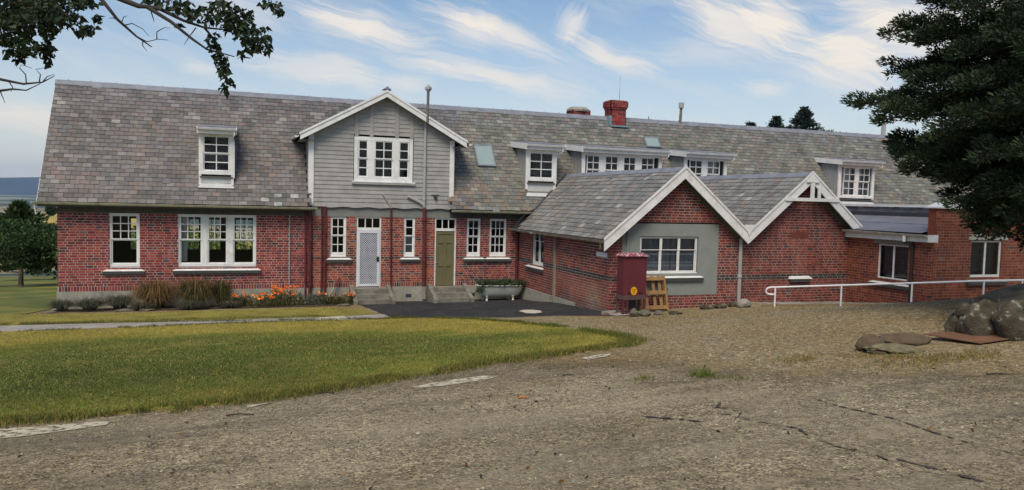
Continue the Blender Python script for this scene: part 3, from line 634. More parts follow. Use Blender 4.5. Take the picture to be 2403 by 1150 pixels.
m = MB(); m.lathe(F0(a+.05, -.02, 1.36), [(.0, -.03), (.025, -.02), (.03, 0), (.025, .02), (0, .03)], 10); m.build('handle', mk_mat('steel_knob', (.5, .5, .6), .3, 0, metal=.8), D)
for (a, b) in ((9.3, 10.78), (12.2, 13.72)):
    m = MB(); y0 = -.046
    m.box(a+.14, b-.14, y0-.42, y0, -.3, .46); m.box(a+.14, b-.14, y0-.74, y0-.421, -.3, .3); m.box(a+.14, b-.14, y0-1.02, y0-.741, -.3, .14)
    for x in (a, b-.14): m.prism([(x, y0-.002, -.3), (x, y0-.002, .58), (x, y0-.12, .56), (x, y0-1.16, .12), (x, y0-1.16, -.3)], (.14, 0, 0))
    m.build('steps', M_step, BLD)

# ---------------- roofs
P_SL = [(0.1665, 0.1571, 0.1485), (0.1858, 0.1764, 0.1628), (0.1437, 0.1387, 0.1387), (0.2201, 0.2093, 0.1935), (0.1904, 0.1594, 0.1472), (0.1988, 0.1628, 0.1484), (0.1645, 0.1609, 0.1645), (0.1815, 0.1757, 0.1599), (0.1279, 0.1221, 0.1171)]
P_SL2 = [(0.2115, 0.2045, 0.194), (0.235, 0.2245, 0.2105), (0.1885, 0.185, 0.1815), (0.238, 0.2065, 0.1855), (0.239, 0.2285, 0.2075), (0.2365, 0.2015, 0.177), (0.204, 0.204, 0.197), (0.216, 0.209, 0.195)]
def slate_roof(name, O, A, Up, ln, sl_, exp_, wid, pal, keep=None, parent=None, wvar=.0, colfn=None, base=True, jump=.016):
    """O lower-left corner of the slope, A unit vector along the eave, Up unit vector up the slope"""
    O = Vector(O); A = Vector(A).normalized(); Up = Vector(Up).normalized(); Nn = A.cross(Up).normalized()
    if Nn.z < 0: Nn = -Nn
    V = []; F = []; MI = []; TC = []
    def quad(pts, m, c):
        n = len(V); V.extend([tuple(p) for p in pts]); F.append((n, n+1, n+2, n+3)); MI.append(m); TC.append(c)
    rows = int(math.ceil(sl_/exp_))
    for r in range(rows):
        s0 = r*exp_; s1 = min(s0+exp_*1.12, sl_); sm = s0+exp_*.5
        x = -((r % 2)*.5+.03*random.random())*wid
        sagx = [random.uniform(-.006, .006) for _ in range(3)]
        while x < ln:
            w = wid*(1+random.uniform(-wvar, wvar)); a, b = max(x, 0), min(x+w-.011, ln); x += w
            if b-a < .02: continue
            if keep and not keep((O+A*((a+b)/2)+Up*sm)): continue
            c = np.array(pal[random.randrange(len(pal))])*random.uniform(.8, 1.2)
            if colfn: c = colfn(O+A*((a+b)/2)+Up*sm, c)
            t0 = jump+.006*random.random(); sl2 = random.gauss(0, .004); ro = random.gauss(0, .004)
            if random.random() < .022: sl2 -= random.uniform(.02, .07); ro = random.gauss(0, .02)
            p = [O+A*a+Up*(s0+sl2-ro)+Nn*t0, O+A*b+Up*(s0+sl2+ro)+Nn*(t0+.002*random.random()), O+A*b+Up*s1+Nn*.002, O+A*a+Up*s1+Nn*.002]
            quad(p, 0, c); e = tuple(c*.35)  # edge faces tinted dark, painting in the shadow of the gaps
            quad([p[0]-Nn*.015, p[1]-Nn*.015, p[1], p[0]], 0, e); quad([p[0]-Nn*.01, p[0], p[3], p[3]-Nn*.004], 0, e); quad([p[1], p[1]-Nn*.01, p[2]-Nn*.004, p[2]], 0, e)
    if base: quad([O-Nn*.004, O+A*ln-Nn*.004, O+A*ln+Up*sl_-Nn*.004, O+Up*sl_-Nn*.004], 1, (1, 1, 1))
    return link_mesh(name, V, F, [M_slate, M_under], parent or BLD, MI, TC)
RX0, RX1 = -.48, 42.0; EY, EZ, RY, RZ = -.45, 3.40, 2.65, 7.585
SLM = (RZ-EZ)/(RY-EY); LEN = math.hypot(RY-EY, RZ-EZ); UPM = Vector((0, RY-EY, RZ-EZ)).normalized()
def yroof(z): return EY+(z-EZ)/SLM
def main_keep(p):
    if 7.86 < p.x < 13.0 and p.z < 5.98-.0: return False
    if p.x > 27.2 and p.z < 3.4: return False
    return True
def main_col(p, c):
    c = c*.88
    if p.x < 9: c = c*np.array((1.03, .98, .97))
    elif p.x > 14: c = c*np.array((1.1, 1.13, 1.03))
    if p.z > 6.9: c = c*np.array((.96, .98, 1.06))
    if random.random() < .03: c = c*1.2+.02
    if random.random() < .03 and p.x > 30 and p.z < 6: c = np.array((.25, .185, .12))*random.uniform(.8, 1.1)
    if 13 < p.x < 16.5 and p.z < 4.6 and random.random() < .22: c = np.array((.25, .19, .145))*random.uniform(.7, 1.1)
    if 6.3 < p.x < 7.6 and p.z < 3.9 and random.random() < .22: c = np.array((.38, .38, .37))
    return c
slate_roof('roof', (RX0, EY, EZ), (1, 0, 0), UPM, RX1-RX0, LEN, .178, .285, P_SL, main_keep, colfn=main_col, base=False)
m = MB(); t = .006
nz = UPM.cross(Vector((1, 0, 0)))
def rp(x, z): return (x, yroof(z)+.006, z-.004)
for (xa, xb, za, zb) in ((RX0, 7.84, EZ, RZ), (7.84, 13.0, 5.6, RZ), (13.0, RX1, EZ, RZ)): m.face([rp(xa, za), rp(xb, za), rp(xb, zb), rp(xa, zb)])
m.face([(RX0, RY, RZ), (RX1, RY, RZ), (RX1, 5.75, EZ), (RX0, 5.75, EZ)])
m.build('roof_deck', M_under, BLD)
m = MB()   # ridge capping in lengths with small ring clips
x = RX0-.02; k = 0
while x < RX1:
    w = 1.5; xe = min(x+w-.01, RX1); o = .006*(k % 2)
    m.face([(x, RY-.14, RZ-.165+o), (xe, RY-.14, RZ-.165), (xe, RY, RZ+.035), (x, RY, RZ+.035+o)]); m.face([(x, RY, RZ+.035+o), (xe, RY, RZ+.035), (xe, RY+.14, RZ-.165), (x, RY+.14, RZ-.165+o)])
    m.face([(x, RY-.14, RZ-.165+o), (xe, RY-.14, RZ-.165), (xe, RY-.13, RZ-.19), (x, RY-.13, RZ-.19)])
    for xx in [q for q in (x+.4, x+1.1) if q < RX1-.1]: m.tube([(xx, RY-.02, RZ+.03), (xx, RY, RZ+.075), (xx, RY+.02, RZ+.03)], .008, 5)
    x += w; k += 1
m.build('ridge_cap', M_lead, BLD)
# gable end, rear wall, verge board
m = MB(); m.prism([(.05, .02, -.8), (.05, 5.3, -.8), (.05, 5.3, 3.6), (.05, 2.65, 7.3), (.05, .02, 3.6)], (.15, 0, 0)); m.build('end_wall', mk_mat('side_brick', (.22, .05, .045), .9, .3, 8), BLD)
m = MB(); m.prism([(RX0-.01, EY, EZ-.12), (RX0-.01, RY, RZ-.13), (RX0-.01, RY, RZ+.0), (RX0-.01, EY, EZ+.01)], (.03, 0, 0)); m.build('verge_board', M_white, BLD)
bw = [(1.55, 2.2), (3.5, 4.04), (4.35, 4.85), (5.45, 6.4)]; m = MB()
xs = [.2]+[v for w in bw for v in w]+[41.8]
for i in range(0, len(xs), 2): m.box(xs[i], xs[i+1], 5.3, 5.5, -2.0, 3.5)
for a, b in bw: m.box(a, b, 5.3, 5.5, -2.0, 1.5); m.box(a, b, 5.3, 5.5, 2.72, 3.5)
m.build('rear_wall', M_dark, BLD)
m = MB()
for a, b in bw:
    for i in range(1, 3): x = a+(b-a)*i/3; m.box(x-.015, x+.015, 5.38, 5.42, 1.5, 2.72)
    for z in (1.9, 2.3): m.box(a, b, 5.385, 5.415, z-.012, z+.012)
m.build('rear_window', M_white, BLD)
# interior: floors and cross walls keep the rooms dark but open to the rear windows
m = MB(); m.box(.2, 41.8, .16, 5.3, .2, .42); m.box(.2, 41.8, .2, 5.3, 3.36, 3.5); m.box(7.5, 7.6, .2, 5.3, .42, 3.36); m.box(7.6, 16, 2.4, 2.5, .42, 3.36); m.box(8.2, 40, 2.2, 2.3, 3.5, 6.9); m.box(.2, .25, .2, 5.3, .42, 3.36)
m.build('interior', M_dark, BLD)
# eaves: soffit, gutters
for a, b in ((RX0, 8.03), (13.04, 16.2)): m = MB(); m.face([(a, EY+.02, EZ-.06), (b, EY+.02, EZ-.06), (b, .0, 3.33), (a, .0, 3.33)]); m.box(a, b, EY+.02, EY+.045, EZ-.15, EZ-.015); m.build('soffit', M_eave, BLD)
def gutter(name, p, q, mat=None, r=.055, parent=None, drop=.0):
    p, q = Vector(p), Vector(q); d = (q-p).normalized(); out = d.cross(Vector((0, 0, 1))).normalized(); m = MB(); n = 7
    pr = [(-r, .0)]+[(-r*math.cos(t), -r*1.15*math.sin(t)) for t in np.linspace(0.3, math.pi-.3, n)]+[(r, .02), (r+.012, .02), (r+.012, .006)]
    for i in range(len(pr)-1):
        (a, b), (a2, b2) = pr[i], pr[i+1]
        m.face([p+out*a+Vector((0, 0, b)), q+out*a+Vector((0, 0, b)), q+out*a2+Vector((0, 0, b2)), p+out*a2+Vector((0, 0, b2))])
    for e in (p, q): m.face([e+out*a+Vector((0, 0, b)) for a, b in pr[:-2]])
    k = int((q-p).length/1.8)+1
    for i in range(k+1):
        e = p+(q-p)*(i/k if k else 0); m.beam(e-out*r+Vector((0, 0, .012)), e+out*(r+.015)+Vector((0, 0, .012)), .02, .006)
        m.beam(e+out*(r+.014)+Vector((0, 0, -.03)), e+out*(r+.014)+Vector((0, 0, .024)), .03, .006, up=(0, 1, 0.01))
    return m.build(name, mat or M_gutter, parent or BLD)
gutter('gutter', (RX0-.12, EY-.05, EZ-.025), (8.07, EY-.05, EZ-.045)); gutter('gutter', (13.0, EY-.05, EZ-.045), (16.25, EY-.05, EZ-.06))
m = MB(); m.tube([(RX0-.06, EY-.03, EZ-.09), (RX0-.02, EY+.02, EZ-.4)], .022, 8); m.build('downpipe', M_white, BLD)
# pipes on the front wall
def pipe(pts, r, mat, name='downpipe', collars=()):
    m = MB(); m.tube(pts, r, 10, smooth if False else 0) if False else m.tube(pts, r, 10)
    for (z, x, y) in collars: m.lathe((x, y, z), [(r, -.05), (r*1.3, -.045), (r*1.3, .045), (r, .05)], 12)
    return m.build(name, mat, BLD)
pipe([(7.19, -.06, 3.1), (7.2, -.06, .1)], .018, M_greypipe, 'conduit')
pipe([(7.74, -.07, 3.25), (7.75, -.07, .1)], .035, M_redpipe, collars=((.7, 7.75, -.07),))
pipe([(7.9, -.09, 3.3), (7.91, -.09, .08)], .065, M_redpipe, collars=((2.2, 7.91, -.09), (.6, 7.91, -.09)))
pipe([(8.3, -.08, 3.42), (8.31, -.08, .1)], .034, M_redpipe); pipe([(8.42, -.08, 3.42), (8.43, -.08, .1)], .045, M_redpipe, collars=((1.6, 8.43, -.08),))
pipe([(10.79, -.07, 3.42), (10.82, -.07, .5), (10.9, -.09, .1)], .035, M_redpipe, collars=((1.5, 10.81, -.07),))
pipe([(10.46, -.11, 3.92), (10.52, -.11, 3.84), (10.74, -.11, 3.52), (10.79, -.1, 3.4)], .034, M_greypipe, 'waste_pipe')
pipe([(12.04, -.1, 3.42), (12.07, -.1, .48)], .068, M_redpipe, collars=((3.0, 12.04, -.1), (1.45, 12.06, -.1)))
pipe([(12.08, -.1, .48), (12.09, -.1, .0)], .075, M_conc, 'pipe_shoe')
pipe([(12.02, -.12, 3.42), (12.02, -.12, 6.9)], .052, M_greypipe, 'vent_pipe', collars=((5.0, 12.02, -.12), (3.75, 12.02, -.12)))
pipe([(11.4, -.12, 3.84), (11.52, -.12, 3.79), (11.85, -.12, 3.64), (11.99, -.13, 3.54), (12.02, -.13, 3.46)], .06, M_greypipe, 'waste_pipe')
FL = pipe([(12.02, -.42, 6.6), (12.03, -.42, 7.75)], .05, M_rust, 'flue')
m = MB(); m.lathe((12.03, -.42, 7.75), [(.06, -.05), (.1, 0), (.13, .02), (.13, .1), (.0, .22)], 4); m.build('cowl', M_greypipe, FL)
pipe([(15.78, -.08, 2.75), (15.77, -.1, .5), (15.7, -.2, .05)], .055, M_redpipe)
m = MB(); m.box(12.38, 12.5, -.2, -.06, 3.84, 3.93); m.tube([(12.44, -.13, 3.84), (12.44, -.18, 3.78)], .04, 8); m.box(12.28, 12.6, -.1, -.06, 3.92, 3.935); m.build('flood_lamp', mk_mat('dark_grey_lamp', (.06, .06, .065), .5, 0), BLD)

# ---------------- weatherboard gable over the front door
GX, GZ, GS = 10.52, 7.50, .555      # apex of wall line and slope
m = MB(); yb = -.06; z = 3.44; bh = .153
def gclip(z): hw = (GZ-z)/GS; return (max(8.0, GX-hw), min(12.99, GX+hw))
while z < GZ-.05:
    zt = min(z+bh, GZ); iv = gclip(z+bh*.5)
    if iv[1]-iv[0] > .05:
        cuts = [(9.4, 11.6)] if (z+bh*.5 < 5.98 and z+bh*.5 > 4.3) else []
        for a, b in subtract(iv, cuts):
            m.face([(a, yb-.022, z), (b, yb-.022, z), (b, yb-.002, zt), (a, yb-.002, zt)]); m.face([(a, yb, z), (b, yb, z), (b, yb-.022, z), (a, yb-.022, z)])
    z += bh
for (x0_, x1_) in ((9.43, 9.57), (9.97, 10.1), (10.9, 11.04), (11.44, 11.58)):
    m.box(x0_, x1_, yb-.04, yb-.005, 5.97, GZ-.06-GS*max(abs(x0_-GX), abs(x1_-GX)))
# left and right cheeks, boards too
for (xc, sg) in ((7.84, -1), (13.14, 1)):
    z = 3.46
    while z < 5.85:
        zt = z+bh; y1_ = yroof(z)+.2; y0_ = -.02
        if y1_ > y0_: m.face([(xc+sg*.02, y0_, z), (xc+sg*.02, y1_, z), (xc, y1_, zt), (xc, y0_, zt)]); m.face([(xc, y0_, z), (xc, y1_, z), (xc+sg*.02, y1_, z), (xc+sg*.02, y0_, z)])
        z += bh
m.build('gable_cladding', M_board, BLD)
m = MB(); m.box(7.82, 8.0, yb-.045, .1, 3.44, 5.98); m.build('corner_board', M_white, BLD); m = MB(); m.box(12.99, 13.16, yb-.045, .1, 3.42, 5.98); m.build('corner_board', M_white, BLD)
m = MB()   # scalloped flashing along the foot of the gable
n = 40
for i in range(n):
    a, b = 7.95+5.1*i/n, 7.95+5.1*(i+1)/n; w1 = .02*math.sin(i*.9); w2 = .02*math.sin((i+1)*.9)
    m.face([(a, yb-.035, 3.40+w1), (b, yb-.035, 3.40+w2), (b, yb-.03, 3.45), (a, yb-.03, 3.45)]); m.face([(a, .0, 3.43), (b, 0, 3.43), (b, yb-.035, 3.40+w2), (a, yb-.035, 3.40+w1)])
m.build('foot_flashing', M_board, BLD)
window(lambda u, d, z: (u, -.06-d, z), 9.42, 11.57, 4.36, 5.97, [(9.56, 9.92, 1, 2, 2), (10.15, 10.84, 2, 2, 2), (11.05, 11.43, 1, 2, 2)], hang=.06, frame=.13, mun=.035)
m = MB(); m.box(9.34, 11.66, -.16, -.06, 4.32, 4.36, 0); m.box(9.34, 11.66, -.15, -.06, 4.25, 4.319, 1); m.build('window_ledge', [M_white, M_board], BLD)
def gable_roof(ax, az, slope, xl, xr, yf, yb_fn, th=.06):
    """two plain slabs, for a roof seen only from below"""
    m = MB()
    for xe in (xl, xr):
        ze = az-slope*abs(xe-ax)
        a = [(ax, yf, az), (xe, yf, ze), (xe, yb_fn(ze), ze), (ax, yb_fn(az), az)]
        m.face(a); m.face([(p[0], p[1], p[2]-th) for p in a]); m.face([a[1], a[2], (a[2][0], a[2][1], a[2][2]-th), (a[1][0], a[1][1], a[1][2]-th)])
    return m
gable_roof(10.52, 7.63, .555, 7.35, 13.6, -.42, lambda z: yroof(min(z, 7.56))+.1).build('gable_roof', M_under, BLD)
def barge(ax, az, slope, xl, xr, y, depth, mat=M_white, cap=True, th=.045, name='bargeboard', xlow=None):
    m = MB(); k = math.hypot(1, slope); dv_ = depth*k
    for xe in (xl, xr):
        ze = az-slope*abs(xe-ax); s = 1 if xe > ax else -1
        m.prism([(ax, y, az), (xe, y, ze), (xe, y, ze-dv_), (ax, y, az-dv_)] if s > 0 else [(ax, y, az), (ax, y, az-dv_), (xe, y, ze-dv_), (xe, y, ze)], (0, th, 0))
        if cap: m.prism([(ax, y-.025, az+.035), (xe+s*.03, y-.025, ze+.035), (xe+s*.03, y-.025, ze-.045), (ax, y-.025, az-.045)], (0, .024, 0)); 
    return m.build(name, mat, BLD)
barge(10.52, 7.62, .555, 7.5, 13.55, -.42, .19)
m = MB(); 
for s, xe in ((-1, 7.5), (1, 13.55)):
    ze = 7.62-.555*abs(xe-10.52)
    m.face([(10.52, -.375, 7.4), (xe, -.375, ze-.2), (xe, -.04, ze-.2), (10.52, -.04, 7.4)])
    m.face([(xe, -.4, ze-.2), (xe, yroof(ze)+.1, ze-.2), (xe+(-s)*.5, yroof(ze)+.1, ze-.2+.0), (xe+(-s)*.5, -.4, ze-.2)])
m.build('gable_soffit', mk_mat('soffit_grey', (.25, .25, .25), .8, .1, 3), BLD)
m = MB(); m.prism([(10.36, -.44, 7.66), (10.68, -.44, 7.66), (10.52, -.44, 7.78)], (0, .3, 0)); m.build('apex_cap', M_lead, BLD)
gutter('gutter', (7.37, -.42, 5.86), (7.37, yroof(5.8), 5.88), M_white).data.flip_normals(); gutter('gutter', (13.68, -.42, 5.86), (13.68, yroof(5.8), 5.88), M_white)

# ---------------- dormers
M_batten = mk_mat('grey_batten_cladding', (.3, .3, .3), .65, .08, 3)
def dormer(u0, u1, z0, z1, lights, yf=.1, apron=True, cheek=True, ztop=6.0, zback=6.19, label=None, over=.14, mid=.5, curtain=None, left_ext=.14, right_ext=.22, skirt=True):
    m = MB(); yb_ = yroof(zback)
    for x, s in ((u0, -1), (u1, 1)):       # cheeks down the slope
        m.face([(x, yf+.02, yz) for yz in (z0-.25, z1+.1)]+[(x, yroof(z1+.1)+.05, z1+.1), (x, yroof(z0-.25)+.05, z0-.25)], 1)
        n = 4
        for i in range(n):
            y = yf+.02+(yb_-yf)*(i+.6)/n*.98; zlo = EZ+(y-EY)*SLM-.05
            if zlo < z1: m.box(x+s*.0, x+s*.022, y, y+.035, max(zlo, z0-.2), z1+.08, 1)
    m.box(u0-.03, u1+.03, yf, yf+.04, z1, ztop-.02, 0)
    m.box(u0-.035, u0+.05, yf-.02, yf+.06, z0-.35, z1+.1, 0); m.box(u1-.05, u1+.035, yf-.02, yf+.06, z0-.35, z1+.1, 0)
    if apron:
        m.box(u0+.05, u1-.05, yf+.01, yf+.05, 4.06, z0-.1, 2)
        m.box(u0, u1, yf-.06, yf+.05, z0-.1, z0-.06, 3)
        if skirt: m.hexa([(u0-.06, yroof(3.97)-.06, 3.97), (u1+.06, yroof(3.97)-.06, 3.97), (u1+.06, yf+.02, 3.97), (u0-.06, yf+.02, 3.97), (u0+.03, yf-.02, 4.12), (u1-.03, yf-.02, 4.12), (u1-.03, yf+.03, 4.12), (u0+.03, yf+.03, 4.12)], 2)
    D = m.build('dormer', [M_white, M_batten, mk_or('apron_paint'), M_sillunder], BLD)
    if label: D['label'] = label
    r = MB(); ya = yf-.3; a, b = u0-left_ext, u1+right_ext
    r.hexa([(a, ya, ztop+.0), (b, ya, ztop), (b, yb_+.1, zback), (a, yb_+.1, zback), (a, ya, ztop+.05), (b, ya, ztop+.05), (b, yb_+.1, zback+.05), (a, yb_+.1, zback+.05)], 0)
    for x in (a, b): 
        s = -1 if x == a else 1
        r.hexa([(min(x, x+s*.03), ya+.01, ztop-.2), (max(x, x+s*.03), ya+.01, ztop-.2), (max(x, x+s*.03), yb_+.05, zback-.2), (min(x, x+s*.03), yb_+.05, zback-.2), (min(x, x+s*.03), ya+.01, ztop+.02), (max(x, x+s*.03), ya+.01, ztop+.02), (max(x, x+s*.03), yb_+.05, zback+.02), (min(x, x+s*.03), yb_+.05, zback+.02)], 1)
    r.box(a, b, ya+.01, ya+.04, ztop-.2, ztop-.002, 1); r.box(a, b, ya+.04, yf, ztop-.2, ztop-.17, 1)
    r.build('dormer_roof', [M_lead, M_white], D)
    gutter('gutter', (a-.02, ya-.05, ztop-.03), (b+.02, ya-.05, ztop-.03), M_white, .06, D)
    dp = MB(); dp.tube([(b-.05, ya-.05, ztop-.08), (b-.05, ya-.04, ztop-.24), (b-.1, ya+.06, ztop-.3), (u1+.05, yf+.0, ztop-.42), (u1+.05, yf+.0, z0-.1)], .02, 8); dp.build('downpipe', M_white, D)
    T = lambda u, d, z: (u, yf-d, z)
    w = window(T, u0, u1, z0, z1, lights, parent=BLD, hang=.06, frame=.1, mun=.035, mid=mid, curtain=curtain)
    k = list(w.children); 
    for c in k: c.parent = D
    w.parent = D; w.name = 'window_frame'
    return D
_apr = None
def mk_or(n):
    global _apr
    if _apr is None: _apr = mk_mat(n, (.5, .5, .5), .7, .1, 3)
    return _apr
dormer(4.25, 5.3, 4.43, 5.84, [(0, 1, 2, 2, 2)], yf=.06, zback=6.2, left_ext=.06, right_ext=.1)
dormer(16.18, 17.39, 4.58, 5.8, [(0, 1, 2, 3, 0)], mid=.0)
dormer(18.6, 22.2, 4.4, 5.8, [(18.77, 19.36, 2, 2, 2), (19.59, 20.2, 2, 2, 2), (20.43, 21.02, 2, 2, 2), (21.26, 21.88, 2, 2, 2)], apron=False)
dormer(23.4, 25.45, 4.4, 5.8, [(23.61, 24.26, 2, 2, 2), (24.48, 25.14, 2, 2, 2)], apron=False, curtain=[(24.5, 25.12, 4.4, 5.75)])
dormer(31.7, 33.73, 4.28, 5.8, [(31.95, 32.64, 2, 2, 2), (32.82, 33.5, 2, 2, 2)], curtain=[(31.98, 32.6, 4.4, 5.75), (32.86, 33.2, 4.4, 5.75)])
# skylights
for (x0_, x1_, z0_, z1_) in ((14.36, 15.12, 5.08, 5.95), (22.38, 23.1, 6.24, 6.7)):
    m = MB(); n_ = Vector((0, -UPM.z, UPM.y))*.1
    def q(x, z): return Vector((x, yroof(z), z))
    for (a, b, c, d) in ((x0_, x1_, z0_, z0_+.05), (x0_, x1_, z1_-.05, z1_), (x0_, x0_+.05, z0_+.05, z1_-.05), (x1_-.05, x1_, z0_+.05, z1_-.05)):
        P = [q(a, c), q(b, c), q(b, d), q(a, d)]; m.hexa([p-n_*.2 for p in P]+[p+n_ for p in P])
    s_ = m.build('skylight', M_lead, BLD)
    m = MB(); m.face([q(x0_+.04, z0_+.04)+n_*.9, q(x1_-.04, z0_+.04)+n_*.9, q(x1_-.04, z1_-.04)+n_*.9, q(x0_+.04, z1_-.04)+n_*.9]); m.build('pane', M_skyl, s_)

# ---------------- chimneys and roof pipes
def brick_stack(x0, x1, y0, y1, z0, z1, name='chimney', corbel=True):
    m = MB(); z = z0; k = 0
    top = z1
    while z < top-.01:
        e = 0
        if corbel: e = .0 if z < top-.42 else (.035 if z < top-.34 else (.07 if z < top-.09 else .03))
        zt = min(z+CH, top); m.box(x0-e+.012, x1+e-.012, y0-e+.012, y1+e-.012, z, zt, 0)
        for (A, B, fx) in (((x0-e), (x1+e), 0), ((y0-e), (y1+e), 1)):
            x = A-(.12 if k % 2 else 0)
            while x < B:
                a, b = max(x, A), min(x+.22, B); x += .232
                if b-a < .03: continue
                c = tuple(np.array(C_RED[random.randrange(6)])*np.array((1, .72, 1.0))*random.uniform(.8, 1.25)*(np.array((.5, .6, .6)) if random.random() < .08 else 1))
                if fx == 0: m.box(a, b, y0-e, y0-e+.03, z+.005, zt-.005, 1, c)
                else: m.box(x0-e, x0-e+.03, a, b, z+.005, zt-.005, 1, c); m.box(x1+e-.03, x1+e, a, b, z+.005, zt-.005, 1, c)
        z += CH; k += 1
    m.box(x0+.05, x1-.05, y0+.05, y1-.05, z1, z1+.02, 0)
    return m.build(name, [M_mortar3, M_brick], BLD)
brick_stack(20.98, 21.72, 2.38, 3.0, 6.9, 8.32)
m = MB(); m.box(20.92, 21.78, 2.22, 2.38, 7.14, 7.2); m.box(20.88, 20.98, 2.3, 2.6, 7.2, 7.62); m.build('chimney_flashing', mk_mat('blue_lead', (.17, .25, .29), .6, .2, 4), BLD)
m = MB(); m.tube([(21.43, 2.5, 8.3), (21.43, 2.5, 8.72)], .018, 6); m.tube([(21.43, 2.5, 8.72), (21.44, 2.5, 9.4)], .009, 6); m.build('aerial', M_greypipe, BLD)
c2 = brick_stack(20.26, 21.2, 4.9, 5.6, 5.5, 8.1, corbel=False)
m = MB(); m.lathe((20.73, 5.25, 8.08), [(.6, -.02), (.62, .06), (.44, .19), (.0, .21)], 8, sx=1, sy=.75); m.build('cap', M_conc, c2)
fl = pipe([(24.66, 2.62, 7.4), (24.7, 2.62, 8.3)], .065, M_rust, 'flue'); m = MB(); m.lathe((24.7, 2.62, 8.22), [(.09, 0), (.12, .0), (.12, .24), (.0, .27)], 12); m.build('cowl', M_greypipe, fl)
m = MB(); m.lathe((23.05, 2.7, 7.6), [(.03, 0), (.02, .1), (0, .2)], 6); m.build('finial', M_rust, BLD)
brick_stack(36.5, 37.6, 2.3, 3.0, 6.8, 7.35, corbel=False)
pipe([(36.86, 2.7, 7.5), (36.86, 2.7, 9.15)], .11, M_greypipe, 'flue')

# ---------------- wings
WY = -7.77; WX0 = 15.87; VX = 20.52
W1A = (18.14, 4.9); W2A = (22.91, 4.91); WS = .83
def clip1(z): hw = (W1A[1]-.05-z)/WS; a = max(WX0, W1A[0]-hw); b = min(VX, W1A[0]+hw); return (a, b) if b > a else None
def clip2(z): hw = (W2A[1]-.05-z)/WS; a = max(VX+.001, W2A[0]-hw); b = min(24.87, W2A[0]+hw); return (a, b) if b > a else None
WF = TF(WY)
Z0W = PZ-CH*4
RP = (16.25, 19.66, .98, 3.19)      # rendered panel
band = 1.40
def w1patch(u, z, c):
    if z < .95: c = c*np.array((.95, .9, .95))
    return c
brick_wall('wall', WF, WX0, VX, Z0W, 4.9, [RP], C_DRK+C_RED[:2], M_mortar, bands=(band,), clip=clip1, bond='garden', burnt=.03, patch_fn=w1patch, reveal=.0)
def w2patch(u, z, c):
    if 22.5 < u < 23.17 and 1.62 < z < 2.78: c = np.array((.23, .065, .048))*random.uniform(.85, 1.1)
    if 22.5 < u < 23.17 and 2.78 < z < 2.96: c = np.array((.2, .06, .05))
    return c
brick_wall('wall', WF, VX+.001, 24.87, Z0W, 4.9, [], C_DRK+C_RED[:1], M_mortar3, bands=(band,), clip=clip2, bond='garden', burnt=.03, patch_fn=w2patch)
def lpatch(u, z, c):
    t = math.exp(-((u-5.6)/1.9)**2-((z-1.0)/.38)**2)
    if z < 1.36: c = c*(1-t)+np.array((.3, .1, .075))*t*random.uniform(.85, 1.1)
    t2 = math.exp(-((u-6.75)/.42)**2-((z-.75)/.33)**2); c = c*(1-t2)+np.array((.4, .27, .15))*t2*random.uniform(.6, 1.1)
    if z < .62+.1*math.sin(u*3) and u > 4: c = c*.45+np.array((.05, .045, .04))
    return c
WL = TL(WX0)
brick_wall('wall', WL, 0, -WY, Z0W, 2.72, [(1.5, 2.58, PZ+CH*11, 2.72)], C_RED, M_mortar, bands=(band,), bond='garden', burnt=.03, patch_fn=lpatch)
m = MB(); m.hexa([(WX0-.04, -.02, -.4), (WX0+.1, -.02, -.4), (WX0+.1, -5.4, -.4), (WX0-.04, -5.4, -.4), (WX0-.04, -.02, .475), (WX0+.1, -.02, .475), (WX0+.1, -5.4, .475), (WX0-.04, -5.4, .475)]); m.build('plinth', M_plinth, BLD)
window(WL, 1.5, 2.58, PZ+CH*11+.05, 2.72, [(1.56, 2.05, 1, 1, -1), (2.08, 2.52, 1, 1, -1)], sill=(1.02, 2.66), mid=.68, frame=.04, st=.025)
m = MB(); m.box(WX0-.075, WX0-.01, -3.77, -3.66, .1, 2.58); m.build('movement_joint', mk_mat('tan_cover_strip', (.27, .22, .16), .8, .15, 3), BLD)
m = MB(); m.box(WX0-.03, WX0-.007, -7.6, -6.9, 2.14, 2.27); m.build('wall_plate', M_white, BLD)
# grey rendered panel with a deep window
m = MB(); a, b, p, q = RP; wa, wb, wp, wq = 16.86, 18.93, 1.66, 2.8
for (x0_, x1_, z0_, z1_) in ((a, wa, p, q), (wb, b, p, q), (wa, wb, p, wp), (wa, wb, wq, q)): m.tbox(WF, x0_, x1_, -.15, .012, z0_, z1_)
m.tube([(16.42, WY-.04, 1.0), (16.42, WY-.04, 3.1)], .035, 8)
m.build('render_panel', M_render, BLD)
T = lambda u, d, z: (u, WY-d-.0, z)
W_ = window(T, 16.88, 18.9, 1.68, 2.78, [(16.92, 17.6, 1, 1, -1), (17.64, 18.24, 1, 1, -1), (18.28, 18.86, 1, 1, -1)], sill=(16.95, 19.12), frame=.03, mid=.64, mun=.03, sillh=.13, st=.022)
cm = MB(); n = 70
for i in range(n):
    a, b = 16.92+1.94*i/n, 16.92+1.94*(i+1)/n; d = -.14-.012*math.sin(i*1.1); d2 = -.14-.012*math.sin((i+1)*1.1)
    if 17.98 < a < 18.02: continue
    for (p, q, c) in ((2.28, 2.74, .3), (2.22, 2.28, .75), (2.02, 2.22, .42), (1.97, 2.02, .75), (1.93, 1.97, .5), (1.86, 1.93, .8), (1.7, 1.86, .58)):
        k = c*random.uniform(.8, 1.1); cm.face([T(a, d, p), T(b, d2, p), T(b, d2, q), T(a, d, q)], 0, (k, k, k))
cm.build('curtain', mk_mat('lace_curtain', attr=True, rough=.9, var=.1), W_)
